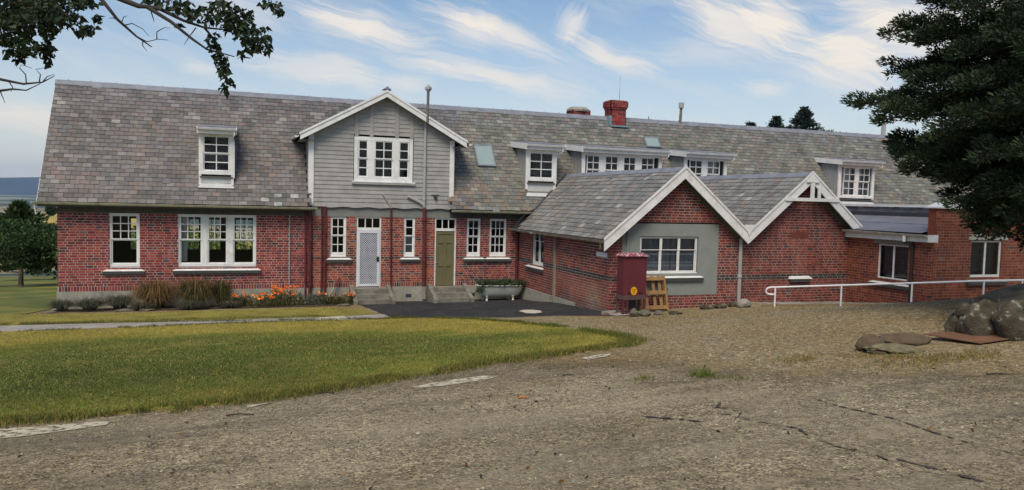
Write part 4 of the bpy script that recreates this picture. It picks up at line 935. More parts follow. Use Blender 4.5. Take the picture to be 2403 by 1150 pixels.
# wing interior shells behind the windows
m = MB(); m.box(16.1, 24.6, -7.3, -7.25, .3, 2.9) if False else None
m.box(16.2, 20, -6.2, -6.15, .3, 3.3); m.box(16.0, 24.8, -7.6, -.2, .2, .3); m.box(17.6, 17.65, -6.15, -.2, .3, 3.0); m.box(16.0, 24.8, -7.6, -.2, 3.3, 3.35) if False else None
m.build('interior', M_dark, BLD)
# blind window on wing 2: ledge
m = MB(); m.hexa([WF(22.42, .14, 1.44), WF(23.3, .14, 1.44), WF(23.3, .01, 1.44), WF(22.42, .01, 1.44), WF(22.46, .12, 1.49), WF(23.26, .12, 1.49), WF(23.26, .01, 1.53), WF(22.46, .01, 1.53)], 0)
m.tbox(WF, 22.46, 23.26, .008, .1, 1.34, 1.439, 1); m.build('sill', [M_white, M_sillunder], BLD)
m = MB()
for i in range(13): m.tbox(WF, 22.5+.052*i, 22.545+.052*i, .004, .016, 2.8, 2.98, 0, (.2, .055, .045))
m.build('blind_window_head', M_brick, BLD)
m = MB(); m.tube([(20.45, WY-.09, 2.75), (20.45, WY-.09, .72), (20.4, WY-.2, .66)], .06, 10); m.lathe((20.45, WY-.09, 1.55), [(.06, -.05), (.075, -.04), (.075, .04), (.06, .05)], 10); m.build('downpipe', M_greypipe, BLD)
# wing roofs
YF = WY-.35
up1 = Vector((1, 0, WS)).normalized(); up2 = Vector((-1, 0, WS)).normalized()
def wing_keep(p): return p.y < yroof(p.z)+.1
def sl_col(p, c):
    if random.random() < .02: c = c*1.5+.05
    return c
XE = 15.5; sl1 = math.hypot(W1A[0]-XE, W1A[1]-(W1A[1]-WS*(W1A[0]-XE))); L1 = math.hypot(W1A[0]-XE, WS*(W1A[0]-XE)); z1e = W1A[1]-WS*(W1A[0]-XE)
def roof_side(ax, az, xe, name='roof'):
    s = 1 if xe < ax else -1; ze = az-WS*abs(ax-xe); Ls = math.hypot(ax-xe, az-ze)
    if s > 0: slate_roof(name, (xe, .9, ze), (0, -1, 0), up1, .9-YF, Ls, .205, .25, P_SL2, wing_keep, wvar=.35, colfn=sl_col, base=False)
    else: slate_roof(name, (xe, YF, ze), (0, 1, 0), up2, .9-YF, Ls, .205, .25, P_SL2, wing_keep, wvar=.35, colfn=sl_col, base=False)
roof_side(W1A[0], W1A[1], XE); roof_side(W1A[0], W1A[1], VX); roof_side(W2A[0], W2A[1], VX); roof_side(W2A[0], W2A[1], 25.05)
m = MB()
for (ax, az, xl, xr) in ((W1A[0], W1A[1], XE, VX), (W2A[0], W2A[1], VX, 25.05)):
    for xe in (xl, xr):
        ze = az-WS*abs(ax-xe); o = .006
        m.face([(ax, YF+.03, az-o), (xe, YF+.03, ze-o), (xe, max(yroof(ze), -.4) if xe != XE else -.2, ze-o), (ax, yroof(az), az-o)])
m.build('roof_deck', M_under, BLD)
for (ax, az) in (W1A, W2A):
    m = MB(); y = YF-.02; k = 0
    while y < .75:
        ye = min(y+1.25, .75); o = .006*(k % 2)
        for s in (-1, 1): m.face([(ax, y, az+.03+o), (ax, ye, az+.03), (ax+s*.17, ye, az-.115), (ax+s*.17, y, az-.115+o)])
        y += 1.26; k += 1
    m.build('ridge_cap', M_lead, BLD)
# valley flashings
m = MB(); 
m.tube([(XE+.02, -.3, z1e+.02), (16.0, EY-.02, EZ-.06), (16.4, yroof(3.45+.0), 3.47), (18.14, yroof(4.9), 4.92)], [.02, .045, .05, .05], 6); m.build('valley_flashing', M_flash, BLD)
m = MB(); m.face([(VX-.14, YF-.01, 3.06), (VX+.14, YF-.01, 3.06), (VX+.14, -.2, 3.06), (VX-.14, -.2, 3.06)]); m.build('valley_gutter', M_lead, BLD)
barge(W1A[0], W1A[1]+.03, WS, 15.48, VX-.002, YF-.03, .27); barge(W2A[0], W2A[1]+.03, WS, VX+.002, 25.02, YF-.03, .27)
m = MB(); m.prism([(VX-.2, YF-.06, 3.21), (VX, YF-.06, 2.86), (VX+.2, YF-.06, 3.21)], (0, .025, 0)); m.build('valley_cover', M_white, BLD)
m = MB()
for (ax, az, xl, xr) in ((W1A[0], W1A[1], 15.5, VX), (W2A[0], W2A[1], VX, 25.0)):
    for xe in (xl, xr):
        ze = az-WS*abs(ax-xe); m.face([(ax, YF+.02, az-.12), (xe, YF+.02, ze-.12), (xe, WY+.01, ze-.12), (ax, WY+.01, az-.12)])
        m.prism([(ax, WY-.03, az-.13), (xe, WY-.03, ze-.13), (xe, WY-.03, ze-.3), (ax, WY-.03, az-.3)], (0, .025, 0))
m.build('gable_soffit', mk_mat('moss_soffit', (.13, .13, .085), .9, .2, 3), BLD)
# left eave of wing 1: timber plate, rafter ends and broken guttering
m = MB(); m.face([(XE, YF, z1e-.03), (XE, -.1, z1e-.03), (WX0, -.1, z1e-.03+.1), (WX0, YF, z1e+.07)]); m.box(XE+.0, XE+.03, YF+.02, -.15, z1e-.1, z1e-.005)
for i in range(16): y = -.5-i*.48; m.box(XE+.03, WX0, y, y+.05, z1e-.11, z1e-.035)
m.build('eave_timbers', mk_mat('bare_eave_timber', (.14, .115, .09), .9, .3, 5), BLD)
gutter('gutter', (XE-.05, -.2, z1e-.02), (XE-.05, -2.4, z1e-.05), mk_mat('dirty_gutter', (.25, .235, .19), .8, .3, 4, 0, dirt=(.08, .06, .05, .8), dscale=5))
# ornamental truss on wing 2
m = MB(); y = YF-.075
m.box(21.86, 23.98, y, y+.045, 3.99, 4.1); m.box(22.84, 22.98, y+.004, y+.05, 4.1, 4.62); m.box(23.13, 23.24, y+.006, y+.05, 4.1, 4.45); m.box(22.66, 23.16, y-.004, y+.04, 4.6, 4.66)
m.prism([(22.7, y+.002, 4.66), (23.12, y+.002, 4.66), (22.91, y+.002, 4.86)], (0, .04, 0)); m.build('gable_truss', M_white, BLD)

# ---------------- low flat-roofed block on the right
BX, BY = 24.87, -11.15
RL = TL(BX, 0); RF = TF(BY)
brick_wall('wall', RL, -WY, -BY, .3, 3.0, [(9.06, 10.24, 1.56, 2.68)], C_ORG+C_DRK[:2], M_mortar2, bond='running', burnt=.01)
window(RL, 9.06, 10.24, 1.58, 2.68, [(9.09, 9.63, 1, 1, 0), (9.66, 10.21, 1, 1, 0)], sill=(8.8, 10.42), mid=0.0, frame=.03, st=.014)
m = MB(); m.tbox(RL, 8.86, 10.36, .0, .02, 2.69, 2.87); m.build('lintel', M_lintel, BLD)
brick_wall('wall', RF, BX, 33, .5, 3.86, [(26.38, 27.66, 1.78, 2.9)], C_ORG, M_mortar2, bond='running', burnt=.01)
window(RF, 26.38, 27.66, 1.8, 2.9, [(26.415, 27.0, 1, 1, 0), (27.04, 27.625, 1, 1, 0)], sill=(26.22, 27.9), mid=0.0, frame=.035, st=.014)
m = MB(); m.tbox(RF, 26.25, 27.89, .0, .02, 2.93, 3.11); m.build('lintel', mk_mat('pale_lintel', (.4, .38, .33), .85, .1, 3), BLD)
for (T_, a, b, p, q) in ((RL, 9.1, 10.2, 1.6, 2.65), (RF, 26.42, 27.62, 1.82, 2.86)):
    m = MB(); z = p
    while z < q: m.face([T_(a, -.2, z), T_(b, -.2, z), T_(b, -.24, z+.1), T_(a, -.24, z+.1)]); z += .115
    m.build('louvre_blind', mk_mat('smoky_louvres', (.1, .1, .095), .5, .3, 6), BLD)
m = MB(); PX = 27.0
m.box(25.1, 33, BY+.26, BY+.3, .3, 3.0); m.box(BX+.3, PX, -.3, BY+.3, 1.1, 1.2) if False else None
m.box(BX+.6, BX+.65, BY+.3, WY, .3, 3.0); m.build('interior', M_dark, BLD)
m = MB()
m.hexa([(BX-.07, BY-.07, 3.86), (33, BY-.07, 3.86), (33, BY+.33, 3.86), (BX-.07, BY+.33, 3.86), (BX-.07, BY-.07, 3.9), (33, BY-.07, 3.9), (33, BY+.33, 3.9), (BX-.07, BY+.33, 3.9)])
m.hexa([(BX-.07, BY-.07, 3.9), (33, BY-.07, 3.9), (33, BY+.33, 3.9), (BX-.07, BY+.33, 3.9), (BX+.22, BY+.1, 4.06), (33, BY+.1, 4.06), (33, BY+.16, 4.06), (BX+.22, BY+.16, 4.06)]); m.build('coping', M_white, BLD)
m = MB(); m.box(BX+.0, 33, BY+.13, BY+.25, 2.9, 3.859); m.build('parapet_back', M_mortar2, BLD)
m = MB(); m.box(BX-.012, BX+.2, BY+.01, BY+.25, 3.05, 3.85); m.build('parapet_end', mk_mat('red_parapet_end', (.2, .055, .035), .9, .2, 8), BLD)
# stepped parapet along Y behind the iron roof
m = MB(); zc = 3.5
while zc < 3.88:
    y = BY+.3
    while y < -.6:
        c = (.15, .15, .15) if zc < 3.76 else random.choice([(.3, .3, .29), (.22, .05, .05), (.27, .25, .23), (.2, .06, .06)])
        m.box(PX, PX+.03, y, min(y+.225, -.6), zc, zc+.08, 0, tuple(np.array(c)*random.uniform(.8, 1.15))); y += .235
    zc += CH
m.box(PX+.012, PX+.2, BY+.3, -.6, 2.9, 3.88, 1, (.2, .2, .2)); m.build('parapet', [M_brick, M_mortar3], BLD)
m = MB(); m.box(PX-.06, PX+.26, BY+.32, -.5, 3.885, 3.97); m.build('coping', M_white, BLD)
m = MB(); m.box(PX-.03, PX-.001, BY+.26, -.6, 3.5, 3.7); m.hexa([(25.1, BY+.26, 3.15), (PX, BY+.26, 3.55), (PX, BY+.29, 3.55), (25.1, BY+.29, 3.15), (25.1, BY+.26, 3.3), (PX, BY+.26, 3.7), (PX, BY+.29, 3.7), (25.1, BY+.29, 3.3)]); m.build('roof_flashing', M_flash, BLD)
V, F = [], []; ys = np.arange(BY+.28, -.9, .019)
for x0_, x1_, lift in ((24.66, 25.95, 0), (25.85, PX, .012)):
    b0 = len(V)
    for y in ys:
        c = .009*math.cos(y*2*math.pi/.076)
        for x in (x0_, x1_): V.append((x, y, 3.11+(x-24.66)*.19+c+lift))
    F += [(b0+2*i, b0+2*i+2, b0+2*i+3, b0+2*i+1) for i in range(len(ys)-1)]
link_mesh('iron_roof', V, F, M_iron, BLD)
m = MB(); m.box(24.7, BX+.02, BY+.0, WY+.0, 2.84, 3.0); m.box(24.68, 24.7, BY+.03, WY-.1, 2.84, 3.04); m.box(24.62, BX+.13, BY-.012, BY+.02, 2.84, 3.06); m.build('fascia', M_white, BLD)
gutter('gutter', (24.61, WY+.1, 3.07), (24.61, BY+.02, 3.04), mk_mat('chalky_gutter', (.5, .48, .42), .7, .2, 4, 0, dirt=(.2, .18, .14, .7), dscale=4))
m = MB(); m.tube([(24.6, -10.3, 3.0), (24.6, -10.3, 2.82)], .055, 10); m.tube([(24.6, -10.3, 2.82), (24.79, -10.44, 2.72), (24.8, -10.45, .95)], .05, 10, 1); m.build('downpipe', [M_white, mk_mat('dark_brown_pipe', (.035, .028, .025), .7, .3, 5)], BLD)
# right-hand end walls so that the shell is closed
m = MB(); m.box(32.9, 33, BY+.3, 0, .3, 3.8); m.box(PX+.2, 33, BY+.3, -.45, 3.3, 3.36); m.box(41.7, 41.8, 0, 5.3, 0, 3.6); m.box(33, 41.8, .0, .15, .3, 3.4); m.build('side_wall', mk_mat('plain_side_brick', (.2, .055, .04), .9, .3, 8), BLD)

# ------------------------------------------------------------------ vegetation helpers
def vnoise(x, y, s, seed=0):
    x = np.asarray(x)*s+seed*17.3; y = np.asarray(y)*s+seed*9.1; xi = np.floor(x).astype(int); yi = np.floor(y).astype(int); fx = x-xi; fy = y-yi
    fx = fx*fx*(3-2*fx); fy = fy*fy*(3-2*fy)
    def hh(a, b): n = (a*374761393+b*668265263+seed*1442695) & 0x7fffffff; n = ((n ^ (n >> 13))*1274126177) & 0x7fffffff; return (n % 10007)/10007.0
    return (hh(xi, yi)*(1-fx)+hh(xi+1, yi)*fx)*(1-fy)+(hh(xi, yi+1)*(1-fx)+hh(xi+1, yi+1)*fx)*fy
def fbm(x, y, s, seed=0): return .55*vnoise(x, y, s, seed)+.3*vnoise(x, y, s*2.3, seed+1)+.15*vnoise(x, y, s*5.1, seed+2)
def unit(a): return a/(np.linalg.norm(a, axis=1)[:, None]+1e-9)
def rdir(n): return unit(rng.normal(size=(n, 3)))
def sprays(P, D, Ln, Wd, shape=.4):
    """kite-shaped faces: base point, direction, length, width"""
    n = len(P); S = unit(np.cross(D, rdir(n))); Ln = np.asarray(Ln)[:, None]; Wd = np.asarray(Wd)[:, None]
    V = np.stack([P, P+D*Ln*shape+S*Wd/2, P+D*Ln, P+D*Ln*shape-S*Wd/2], 1).reshape(-1, 3)
    return V, np.arange(n*4).reshape(n, 4)
def leaves(P, D, size, droop=.25):
    n = len(P); S = unit(np.cross(D, rdir(n))); Nn = unit(np.cross(S, D)); s = np.asarray(size)[:, None]
    b = P; t = P+D*s*1.05-Nn*s*droop*.6; pts = []
    for sg in (1, -1):
        l1 = P+D*s*.2+S*sg*s*.42+Nn*s*.1; l2 = P+D*s*.6+S*sg*s*.24+Nn*s*.04
        pts.append(np.stack([b, l1, l2, t], 1))
    V = np.stack(pts, 1).reshape(-1, 3); return V, np.arange(n*8).reshape(n*2, 4)
def pal_cols(n, cols, lo=.75, hi=1.25):
    c = np.array(cols)[rng.integers(0, len(cols), n)]; return c*rng.uniform(lo, hi, (n, 1))
def leaf_mat(name, rough=.55, trans=.25):
    mt = mk_mat(name, attr=True, rough=rough, var=.15, vscale=6, spec=.25); nt = mt.node_tree; N = nt.nodes; L = nt.links; b = N['Principled BSDF']
    tr = N.new('ShaderNodeBsdfTranslucent'); a = N.new('ShaderNodeAttribute'); a.attribute_name = 'tint'; L.new(a.outputs['Color'], tr.inputs[0])
    ms = N.new('ShaderNodeMixShader'); ms.inputs[0].default_value = trans; L.new(b.outputs[0], ms.inputs[1]); L.new(tr.outputs[0], ms.inputs[2]); L.new(ms.outputs[0], N['Material Output'].inputs[0]); return mt
M_grass = leaf_mat('grass_blade', .7, .3); M_leaf = leaf_mat('leaf', .5, .2); M_needle = leaf_mat('cypress_foliage', .7, .1)
M_bark = mk_mat('bark', (.075, .06, .048), .95, .35, 6, .8, 25, dirt=(.13, .115, .1, .5), dscale=3)
M_twig = mk_mat('twig_bark', (.05, .042, .036), .9, .3, 10)

def grass(name, P, hts, wds, cols, lean=.5, label=None):
    n = len(P); a = rng.uniform(0, 2*math.pi, n); Z = H(P[:, 0], P[:, 1])+.015
    B = np.c_[P, Z]; S = np.c_[np.cos(a), np.sin(a), np.zeros(n)]; ln = rng.normal(size=(n, 2))*lean
    tip = B+np.c_[ln*hts[:, None], hts]; w = wds[:, None]
    V = np.stack([B-S*w/2, B+S*w/2, tip], 1).reshape(-1, 3); F = np.arange(n*3).reshape(n, 3)
    o = link_mesh(name, V, F, M_grass, None, None, cols); o['kind'] = 'stuff'
    if label: o['label'] = label; o['category'] = 'grass'
    return o
def scatter_poly(poly, n, density=None):
    A = np.array(poly); lo, hi = A.min(0), A.max(0); out = []; c = 0
    while c < n:
        p = rng.uniform(lo, hi, (n*2, 2)); p = p[in_poly(p[:, 0], p[:, 1], poly)]
        if density is not None: p = p[rng.random(len(p)) < density(p)]
        out.append(p); c += len(p)
    return np.concatenate(out)[:n]
def vis(p):   # denser where the camera sees it large
    d = np.hypot(p[:, 0]-CAM[0], p[:, 1]-CAM[1]); fwd = (p[:, 0]-CAM[0])*math.sin(YAW)+(p[:, 1]-CAM[1])*math.cos(YAW); sd = (p[:, 0]-CAM[0])*math.cos(YAW)-(p[:, 1]-CAM[1])*math.sin(YAW)
    return np.where((fwd > 1) & (np.abs(sd) < fwd*.95+1.5), np.clip(14/d, .2, 1)**1.3, .05)
def lawn_cols(p, straw_bias=0.0):
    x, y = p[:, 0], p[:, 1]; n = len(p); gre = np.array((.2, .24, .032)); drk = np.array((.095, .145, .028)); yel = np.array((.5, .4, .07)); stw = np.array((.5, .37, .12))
    f = fbm(x, y, .32, 3); f2 = fbm(x, y, 1.1, 5); c = np.tile(gre, (n, 1))
    dk = np.zeros(n)  # deeper green ellipses put the overhanging tree's soft shade into the blade colour
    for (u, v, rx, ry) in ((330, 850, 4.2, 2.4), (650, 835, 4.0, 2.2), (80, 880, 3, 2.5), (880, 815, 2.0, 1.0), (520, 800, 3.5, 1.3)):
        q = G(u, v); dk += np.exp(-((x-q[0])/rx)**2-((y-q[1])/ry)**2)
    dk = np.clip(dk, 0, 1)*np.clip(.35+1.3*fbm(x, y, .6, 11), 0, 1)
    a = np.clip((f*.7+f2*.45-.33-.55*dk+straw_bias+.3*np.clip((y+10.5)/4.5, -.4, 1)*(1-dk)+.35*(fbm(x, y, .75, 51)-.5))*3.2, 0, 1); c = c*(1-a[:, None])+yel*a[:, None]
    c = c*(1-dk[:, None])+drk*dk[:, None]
    s = np.clip((fbm(x, y, 1.3, 21)-.6+straw_bias*.5)*3.2, 0, 1)*.6; c = c*(1-s[:, None])+stw*s[:, None]
    k = rng.random(n) < (.1+.25*a); c[k] = stw*rng.uniform(.6, 1.1, (k.sum(), 1))
    return c*rng.uniform(.7, 1.3, (n, 1))*(.78+.44*fbm(x, y, .5, 61))[:, None]
P = scatter_poly(LAWN, 270000, vis)
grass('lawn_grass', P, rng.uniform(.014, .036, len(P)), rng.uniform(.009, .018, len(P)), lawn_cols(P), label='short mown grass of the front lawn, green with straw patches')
P = scatter_poly(STRIP, 45000, vis)
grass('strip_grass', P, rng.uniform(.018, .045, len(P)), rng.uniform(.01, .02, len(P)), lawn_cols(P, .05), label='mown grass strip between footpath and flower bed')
# ragged long fringe along the lawn edges
def fringe(px, n, hlo, hhi, spread, cols, name, label):
    pts = np.array(densify([G(*q) for q in px], .1)); pts = pts[:int(len(pts)*.98)]
    half = np.array([G(*q) for q in px]); seg = []
    for i in range(len(half)-1):
        k = max(1, int(np.hypot(*(half[i+1]-half[i]))*60)); seg.append(half[i]+(half[i+1]-half[i])*np.linspace(0, 1, k)[:, None])
    pts = np.concatenate(seg); P = pts[rng.integers(0, len(pts), n)]+rng.normal(size=(n, 2))*spread
    keep = fbm(P[:, 0], P[:, 1], 1.4, 31) > .34; P = P[keep]
    return grass(name, P, rng.uniform(hlo, hhi, len(P))*(.5+fbm(P[:, 0], P[:, 1], 2, 8)), rng.uniform(.008, .014, len(P)), pal_cols(len(P), cols), .45, label)
fringe(lawn_px[13:], 26000, .03, .085, .15, [(.33, .25, .08), (.1, .14, .025), (.24, .2, .045), (.07, .11, .02)], 'edge_grass', 'longer straw-tipped grass along the lawn edge by the road')
fringe(lawn_px[6:14], 9000, .04, .09, .1, [(.07, .12, .02), (.2, .18, .04)], 'edge_grass', 'green grass fringe along the far lawn edge by the gravel')
fringe(lawn_px[:7]+[(0, 764), (400, 753), (760, 744)], 14000, .03, .08, .08, [(.07, .11, .02), (.25, .2, .05), (.04, .07, .02)], 'path_edge_grass', 'grass creeping over the edges of the footpath')
# weeds and dry grass in the gravel
def tufts(px_list, n, spread, hlo, hhi, cols, name, label):
    out = []
    for (u, v) in px_list: q = np.array(G(u, v)); out.append(q+rng.normal(size=(n, 2))*spread)
    P = np.concatenate(out); return grass(name, P, rng.uniform(hlo, hhi, len(P)), rng.uniform(.008, .014, len(P)), pal_cols(len(P), cols), .6, label)
tufts([(1650, 884), (1648, 882), (1652, 886)], 60, (.07, .07), .05, .13, [(.12, .17, .03), (.2, .2, .05)], 'weed_tuft', 'bright green weed tuft growing in the gravel road')
tufts([(1690, 889), (1738, 892), (1505, 893), (1512, 890)], 40, (.08, .06), .03, .07, [(.2, .2, .05), (.12, .15, .03)], 'weed_tufts', 'low yellowish weeds in the gravel road')
P = np.concatenate([np.array(G(1860+60*i+rng.uniform(-25, 25), 842+rng.uniform(-7, 9)-3*math.sin(i))) + rng.normal(size=(420, 2))*(.42, .22) for i in range(12)])
P = P[fbm(P[:, 0], P[:, 1], 1.6, 41) > .52]
grass('verge_grass', P, rng.uniform(.012, .05, len(P)), rng.uniform(.008, .015, len(P)), pal_cols(len(P), [(.3, .22, .06), (.22, .19, .05), (.1, .12, .03), (.33, .2, .06)]), .6, 'sparse yellow grass verge in front of the rusty plate')
P = np.concatenate([np.array(G(u, v))+rng.normal(size=(140, 2))*(.5, .22) for (u, v) in ((1640, 742), (1860, 725), (1905, 727), (1540, 752), (1760, 738), (1470, 770), (1420, 762), (2075, 713), (1600, 760), (1700, 770), (1350, 752))])
grass('dry_grass', P, rng.uniform(.015, .05, len(P)), rng.uniform(.01, .02, len(P)), pal_cols(len(P), [(.4, .28, .08), (.33, .26, .1)]), .8, 'wisps of dead yellow grass on the gravel')

# loose stones
def pebbles(name, P, size, cols, label):
    n = len(P); Z = H(P[:, 0], P[:, 1])+.006; C = np.c_[P, Z]; s = size[:, None]; a = rng.uniform(0, 6.28, n); ca, sa = np.cos(a), np.sin(a)
    ex = np.c_[ca, sa, rng.normal(size=n)*.2]*s*rng.uniform(.8, 1.5, (n, 1)); ey = np.c_[-sa, ca, rng.normal(size=n)*.2]*s*rng.uniform(.6, 1.0, (n, 1)); ez = np.c_[np.zeros(n), np.zeros(n), np.ones(n)]*s*rng.uniform(.35, .8, (n, 1))
    V = np.stack([C+ex, C+ey, C-ex, C-ey, C+ez+ex*.25, C-ez], 1).reshape(-1, 3); b = np.arange(n)[:, None]*6
    F = np.concatenate([b+np.array(t) for t in ((0, 1, 4), (1, 2, 4), (2, 3, 4), (3, 0, 4))]); T = np.concatenate([cols]*4)
    o = link_mesh(name, V, F, M_stone, None, None, T); o['kind'] = 'stuff'; o['label'] = label; o['category'] = 'gravel'
M_stone = mk_mat('loose_stone', attr=True, rough=.9, var=.15, vscale=30)
SC = [(.27, .225, .15), (.19, .155, .1), (.12, .1, .075), (.4, .35, .26), (.25, .19, .115), (.16, .135, .1), (.07, .06, .05)]
P = scatter_poly(ROAD, 26000, vis); pebbles('road_gravel', P, rng.uniform(.004, .012, len(P))*np.where(rng.random(len(P)) < .04, 2, 1), pal_cols(len(P), SC), 'loose chips lying on the worn road')
GR = [G(*q) for q in ((1300, 742), (1480, 745), (1720, 722), (1985, 716), (2240, 716), (2240, 790), (2020, 840), (1850, 846), (1700, 832), (1500, 820), (1490, 800), (1400, 780), (1250, 757))]
P = scatter_poly(GR, 11000, vis); pebbles('yard_gravel', P, rng.uniform(.005, .015, len(P)), pal_cols(len(P), [(.34, .28, .18), (.24, .2, .12), (.4, .36, .27), (.13, .11, .08)]), 'loose gravel of the yard between lawn and brick wings')
P = scatter_poly(ROAD, 260, vis); n = len(P)
V, F = sprays(np.c_[P, H(P[:, 0], P[:, 1])+.015], unit(np.c_[rng.normal(size=(n, 2)), rng.uniform(0, .5, n)]), rng.uniform(.03, .06, n), rng.uniform(.015, .035, n))
o = link_mesh('fallen_leaves', V, F, M_leaf, None, None, pal_cols(n, [(.16, .06, .02), (.07, .045, .025), (.3, .15, .04), (.04, .03, .02)])); struct(o, 'stuff', 'scattered brown fallen leaves on the road', 'leaves')
for (u, v, ln, an, r) in ((1215, 938, .13, .2, .014), (742, 926, .2, .1, .012), (1320, 884, .16, .1, .01), (530, 979, .3, .15, .011), (2315, 881, .3, -.2, .012)):
    x, y = G(u, v); z = h(x, y)+.02; m = MB(); d = Vector((math.cos(an-YAW), math.sin(an-YAW), .03))*ln
    m.tube([(x, y, z), (x+d.x*.5, y+d.y*.5+.01, z+.012), (x+d.x, y+d.y, z+.004)], [r, r*.9, r*.6], 6)
    o = m.build('stick' if u != 1215 else 'bark_piece', mk_mat('orange_bark', (.4, .16, .04), .9, .3, 20) if u == 1215 else M_twig)
    if u == 1215: tag(o, 'orange bark piece lying in the middle of the road', 'bark')
    else: tag(o, {742: 'dark stick on the road close to the lawn edge', 1320: 'short dark stick beyond the orange bark piece', 530: 'long thin stick beside the painted line at lower left', 2315: 'brown stick on the road below the rusty plate'}[u], 'stick', 'sticks on the road')

# ------------------------------------------------------------------ rocks, plate, cabinet, pallet, bath, rail
import bmesh
def ico(sub):
    bm = bmesh.new(); bmesh.ops.create_icosphere(bm, subdivisions=sub, radius=1); V = np.array([v.co[:] for v in bm.verts]); F = np.array([[v.index for v in f.verts] for f in bm.faces]); bm.free(); return V, F
ICO = ico(4)
M_rock = mk_mat('lichen_rock', (.07, .057, .038), .95, .55, 5, 1.0, 26, dirt=(.24, .25, .19, .85), dscale=6.5, dlo=.55, dhi=.6, det=8)
def rock(x, y, z, rx, ry, rz, seed, label, group=None, mat=None, name='rock', rot=0.0, sharp=.22):
    r = np.random.default_rng(seed); V = ICO[0].copy(); 
    for k in range(9):     # planed facets
        d = r.normal(size=3); d /= np.linalg.norm(d); t = r.uniform(.62, .9); s = V@d; ex = np.maximum(0, s-t); V -= ex[:, None]*d*.85
    for fq, a in ((2.2, sharp*.4), (5, sharp*.3), (11, sharp*.22), (21, sharp*.14)):
        ph = r.uniform(0, 6, (3, 3)); w = r.normal(size=(3, 3))*fq; V = V*(1+a*np.mean([np.sin(V@w[i]+ph[i, 0]) for i in range(3)], 0))[:, None]
    c, s = math.cos(rot), math.sin(rot); V = V*(rx, ry, rz); V = np.c_[V[:, 0]*c-V[:, 1]*s, V[:, 0]*s+V[:, 1]*c, V[:, 2]]
    o = link_mesh(name, V, ICO[1], mat or M_rock, smooth=True); o.location = (x, y, z); return tag(o, label, 'rock', group)
def rock_px(u, v, w_px, h_px, seed, label, group=None, depth_ratio=.8, sink=.25, **k):
    x, y = G(u, v); d = (x-CAM[0])*_f[0]+(y-CAM[1])*_f[1]; rx = w_px*d/FPX/2; rz = h_px*d/FPX/2*(1+sink); z = h(x, y)
    return rock(x+_f[0]*rx*depth_ratio*.5, y+_f[1]*rx*depth_ratio*.5, z+h_px*d/FPX/2-rz*sink*.6, rx, rx*depth_ratio, rz, seed, label, group, rot=-YAW, **k)
rock_px(2310, 795, 118, 92, 11, 'large lichen-spotted boulder behind the rusty plate', 'boulders on the bank', depth_ratio=.7)
rock_px(2398, 798, 120, 86, 12, 'grey boulder at the right edge of the picture', 'boulders on the bank', depth_ratio=.7)
rock_px(2258, 792, 70, 62, 13, 'smaller dark boulder at the left end of the bank', 'boulders on the bank')
bx, by = G(2310, 795); d_ = (bx-CAM[0])*_f[0]+(by-CAM[1])*_f[1]
def bank_rock(u, v, w, hh, seed, label, dd=.5):
    p = AT(u, v, d_+dd); s = (d_+dd)/FPX; return rock(p[0], p[1], p[2], w*s/2, w*s*.4, hh*s/2, seed, label, 'boulders on the bank', rot=-YAW)
bank_rock(2275, 738, 72, 58, 14, 'rounded brown boulder perched on top of the small dark one', .35)
bank_rock(2318, 712, 80, 30, 15, 'flat weedy stone on the crest of the bank', 1.2)
bank_rock(2362, 704, 44, 28, 16, 'small dark stone on the crest of the bank near the rail', 1.6)
# soil of the bank behind the boulders
V, F = [], []; A0 = np.array(G(2215, 780)); NB = 26
M_bank = mk_mat('bank_soil', (.19, .155, .095), .95, .4, 4, .9, 25, dirt=(.05, .05, .025, .8), dscale=2.5)
e1 = _r[:2]/np.linalg.norm(_r[:2]); e2 = _f[:2]/np.linalg.norm(_f[:2]); C0 = np.array((bx, by))
for j in range(NB):
    for i in range(44):
        a = -.72+i*.16; b = -.05+j*.1; q = C0+e1*(a+b*.62)+e2*b; k = 1/(1+math.exp(-(a+.1)*9))*(1-math.exp(-max(0, b+.02)*5))*math.exp(-max(0, b-1.6)**2*.6)
        z = h(*q)+.012+(.2+.05*a*(a < 1.5)+.12*fbm(np.array([q[0]]), np.array([q[1]]), 2.5, 3)[0])*k-.06*(k < .02)
        V.append((q[0], q[1], z))
for j in range(NB-1):
    for i in range(43): q = j*44+i; F.append((q, q+1, q+45, q+44))
struct(link_mesh('bank', V, F, M_bank, smooth=True))
# rusty plate
M_rustplate = mk_mat('rusted_steel', (.17, .085, .05), .85, .2, 5, .2, 60, dirt=(.1, .05, .035, .7), dscale=3)
q1, q2, q3, q4 = [Vector((*G(u, v), 0)) for u, v in ((2165, 797), (2300, 811), (2395, 797), (2275, 789))]
m = MB(); L4 = []
for q, e in ((q1, .09), (q2, .04), (q3, .04), (q4, .1)): q.z = h(q.x, q.y)+e; L4.append(q)
m.hexa([p-Vector((0, 0, .012)) for p in L4]+[p+Vector((0, 0, .004)) for p in L4]); tag(m.build('steel_plate', M_rustplate), 'flat rusty steel plate lying in front of the boulders', 'plate')
# broken stump stones left of the plate
M_brownrock = mk_mat('brown_stone', (.12, .085, .052), .95, .35, 5, .7, 28, dirt=(.06, .055, .045, .7), dscale=3)
rock_px(2045, 824, 66, 36, 21, 'blunt brown boulder end left of the rusty plate', 'rubble beside the plate', mat=M_brownrock)
rock_px(2125, 812, 125, 28, 22, 'long humped brown stone against the rusty plate', 'rubble beside the plate', mat=M_brownrock, depth_ratio=.4)
rock_px(2105, 829, 135, 18, 23, 'low heap of soil and rubble before the humped stone', 'rubble beside the plate', mat=M_bank, depth_ratio=.5, sharp=.5)
rock_px(2062, 831, 44, 10, 24, 'thin grey stone chip at the foot of the blunt boulder', 'rubble beside the plate')
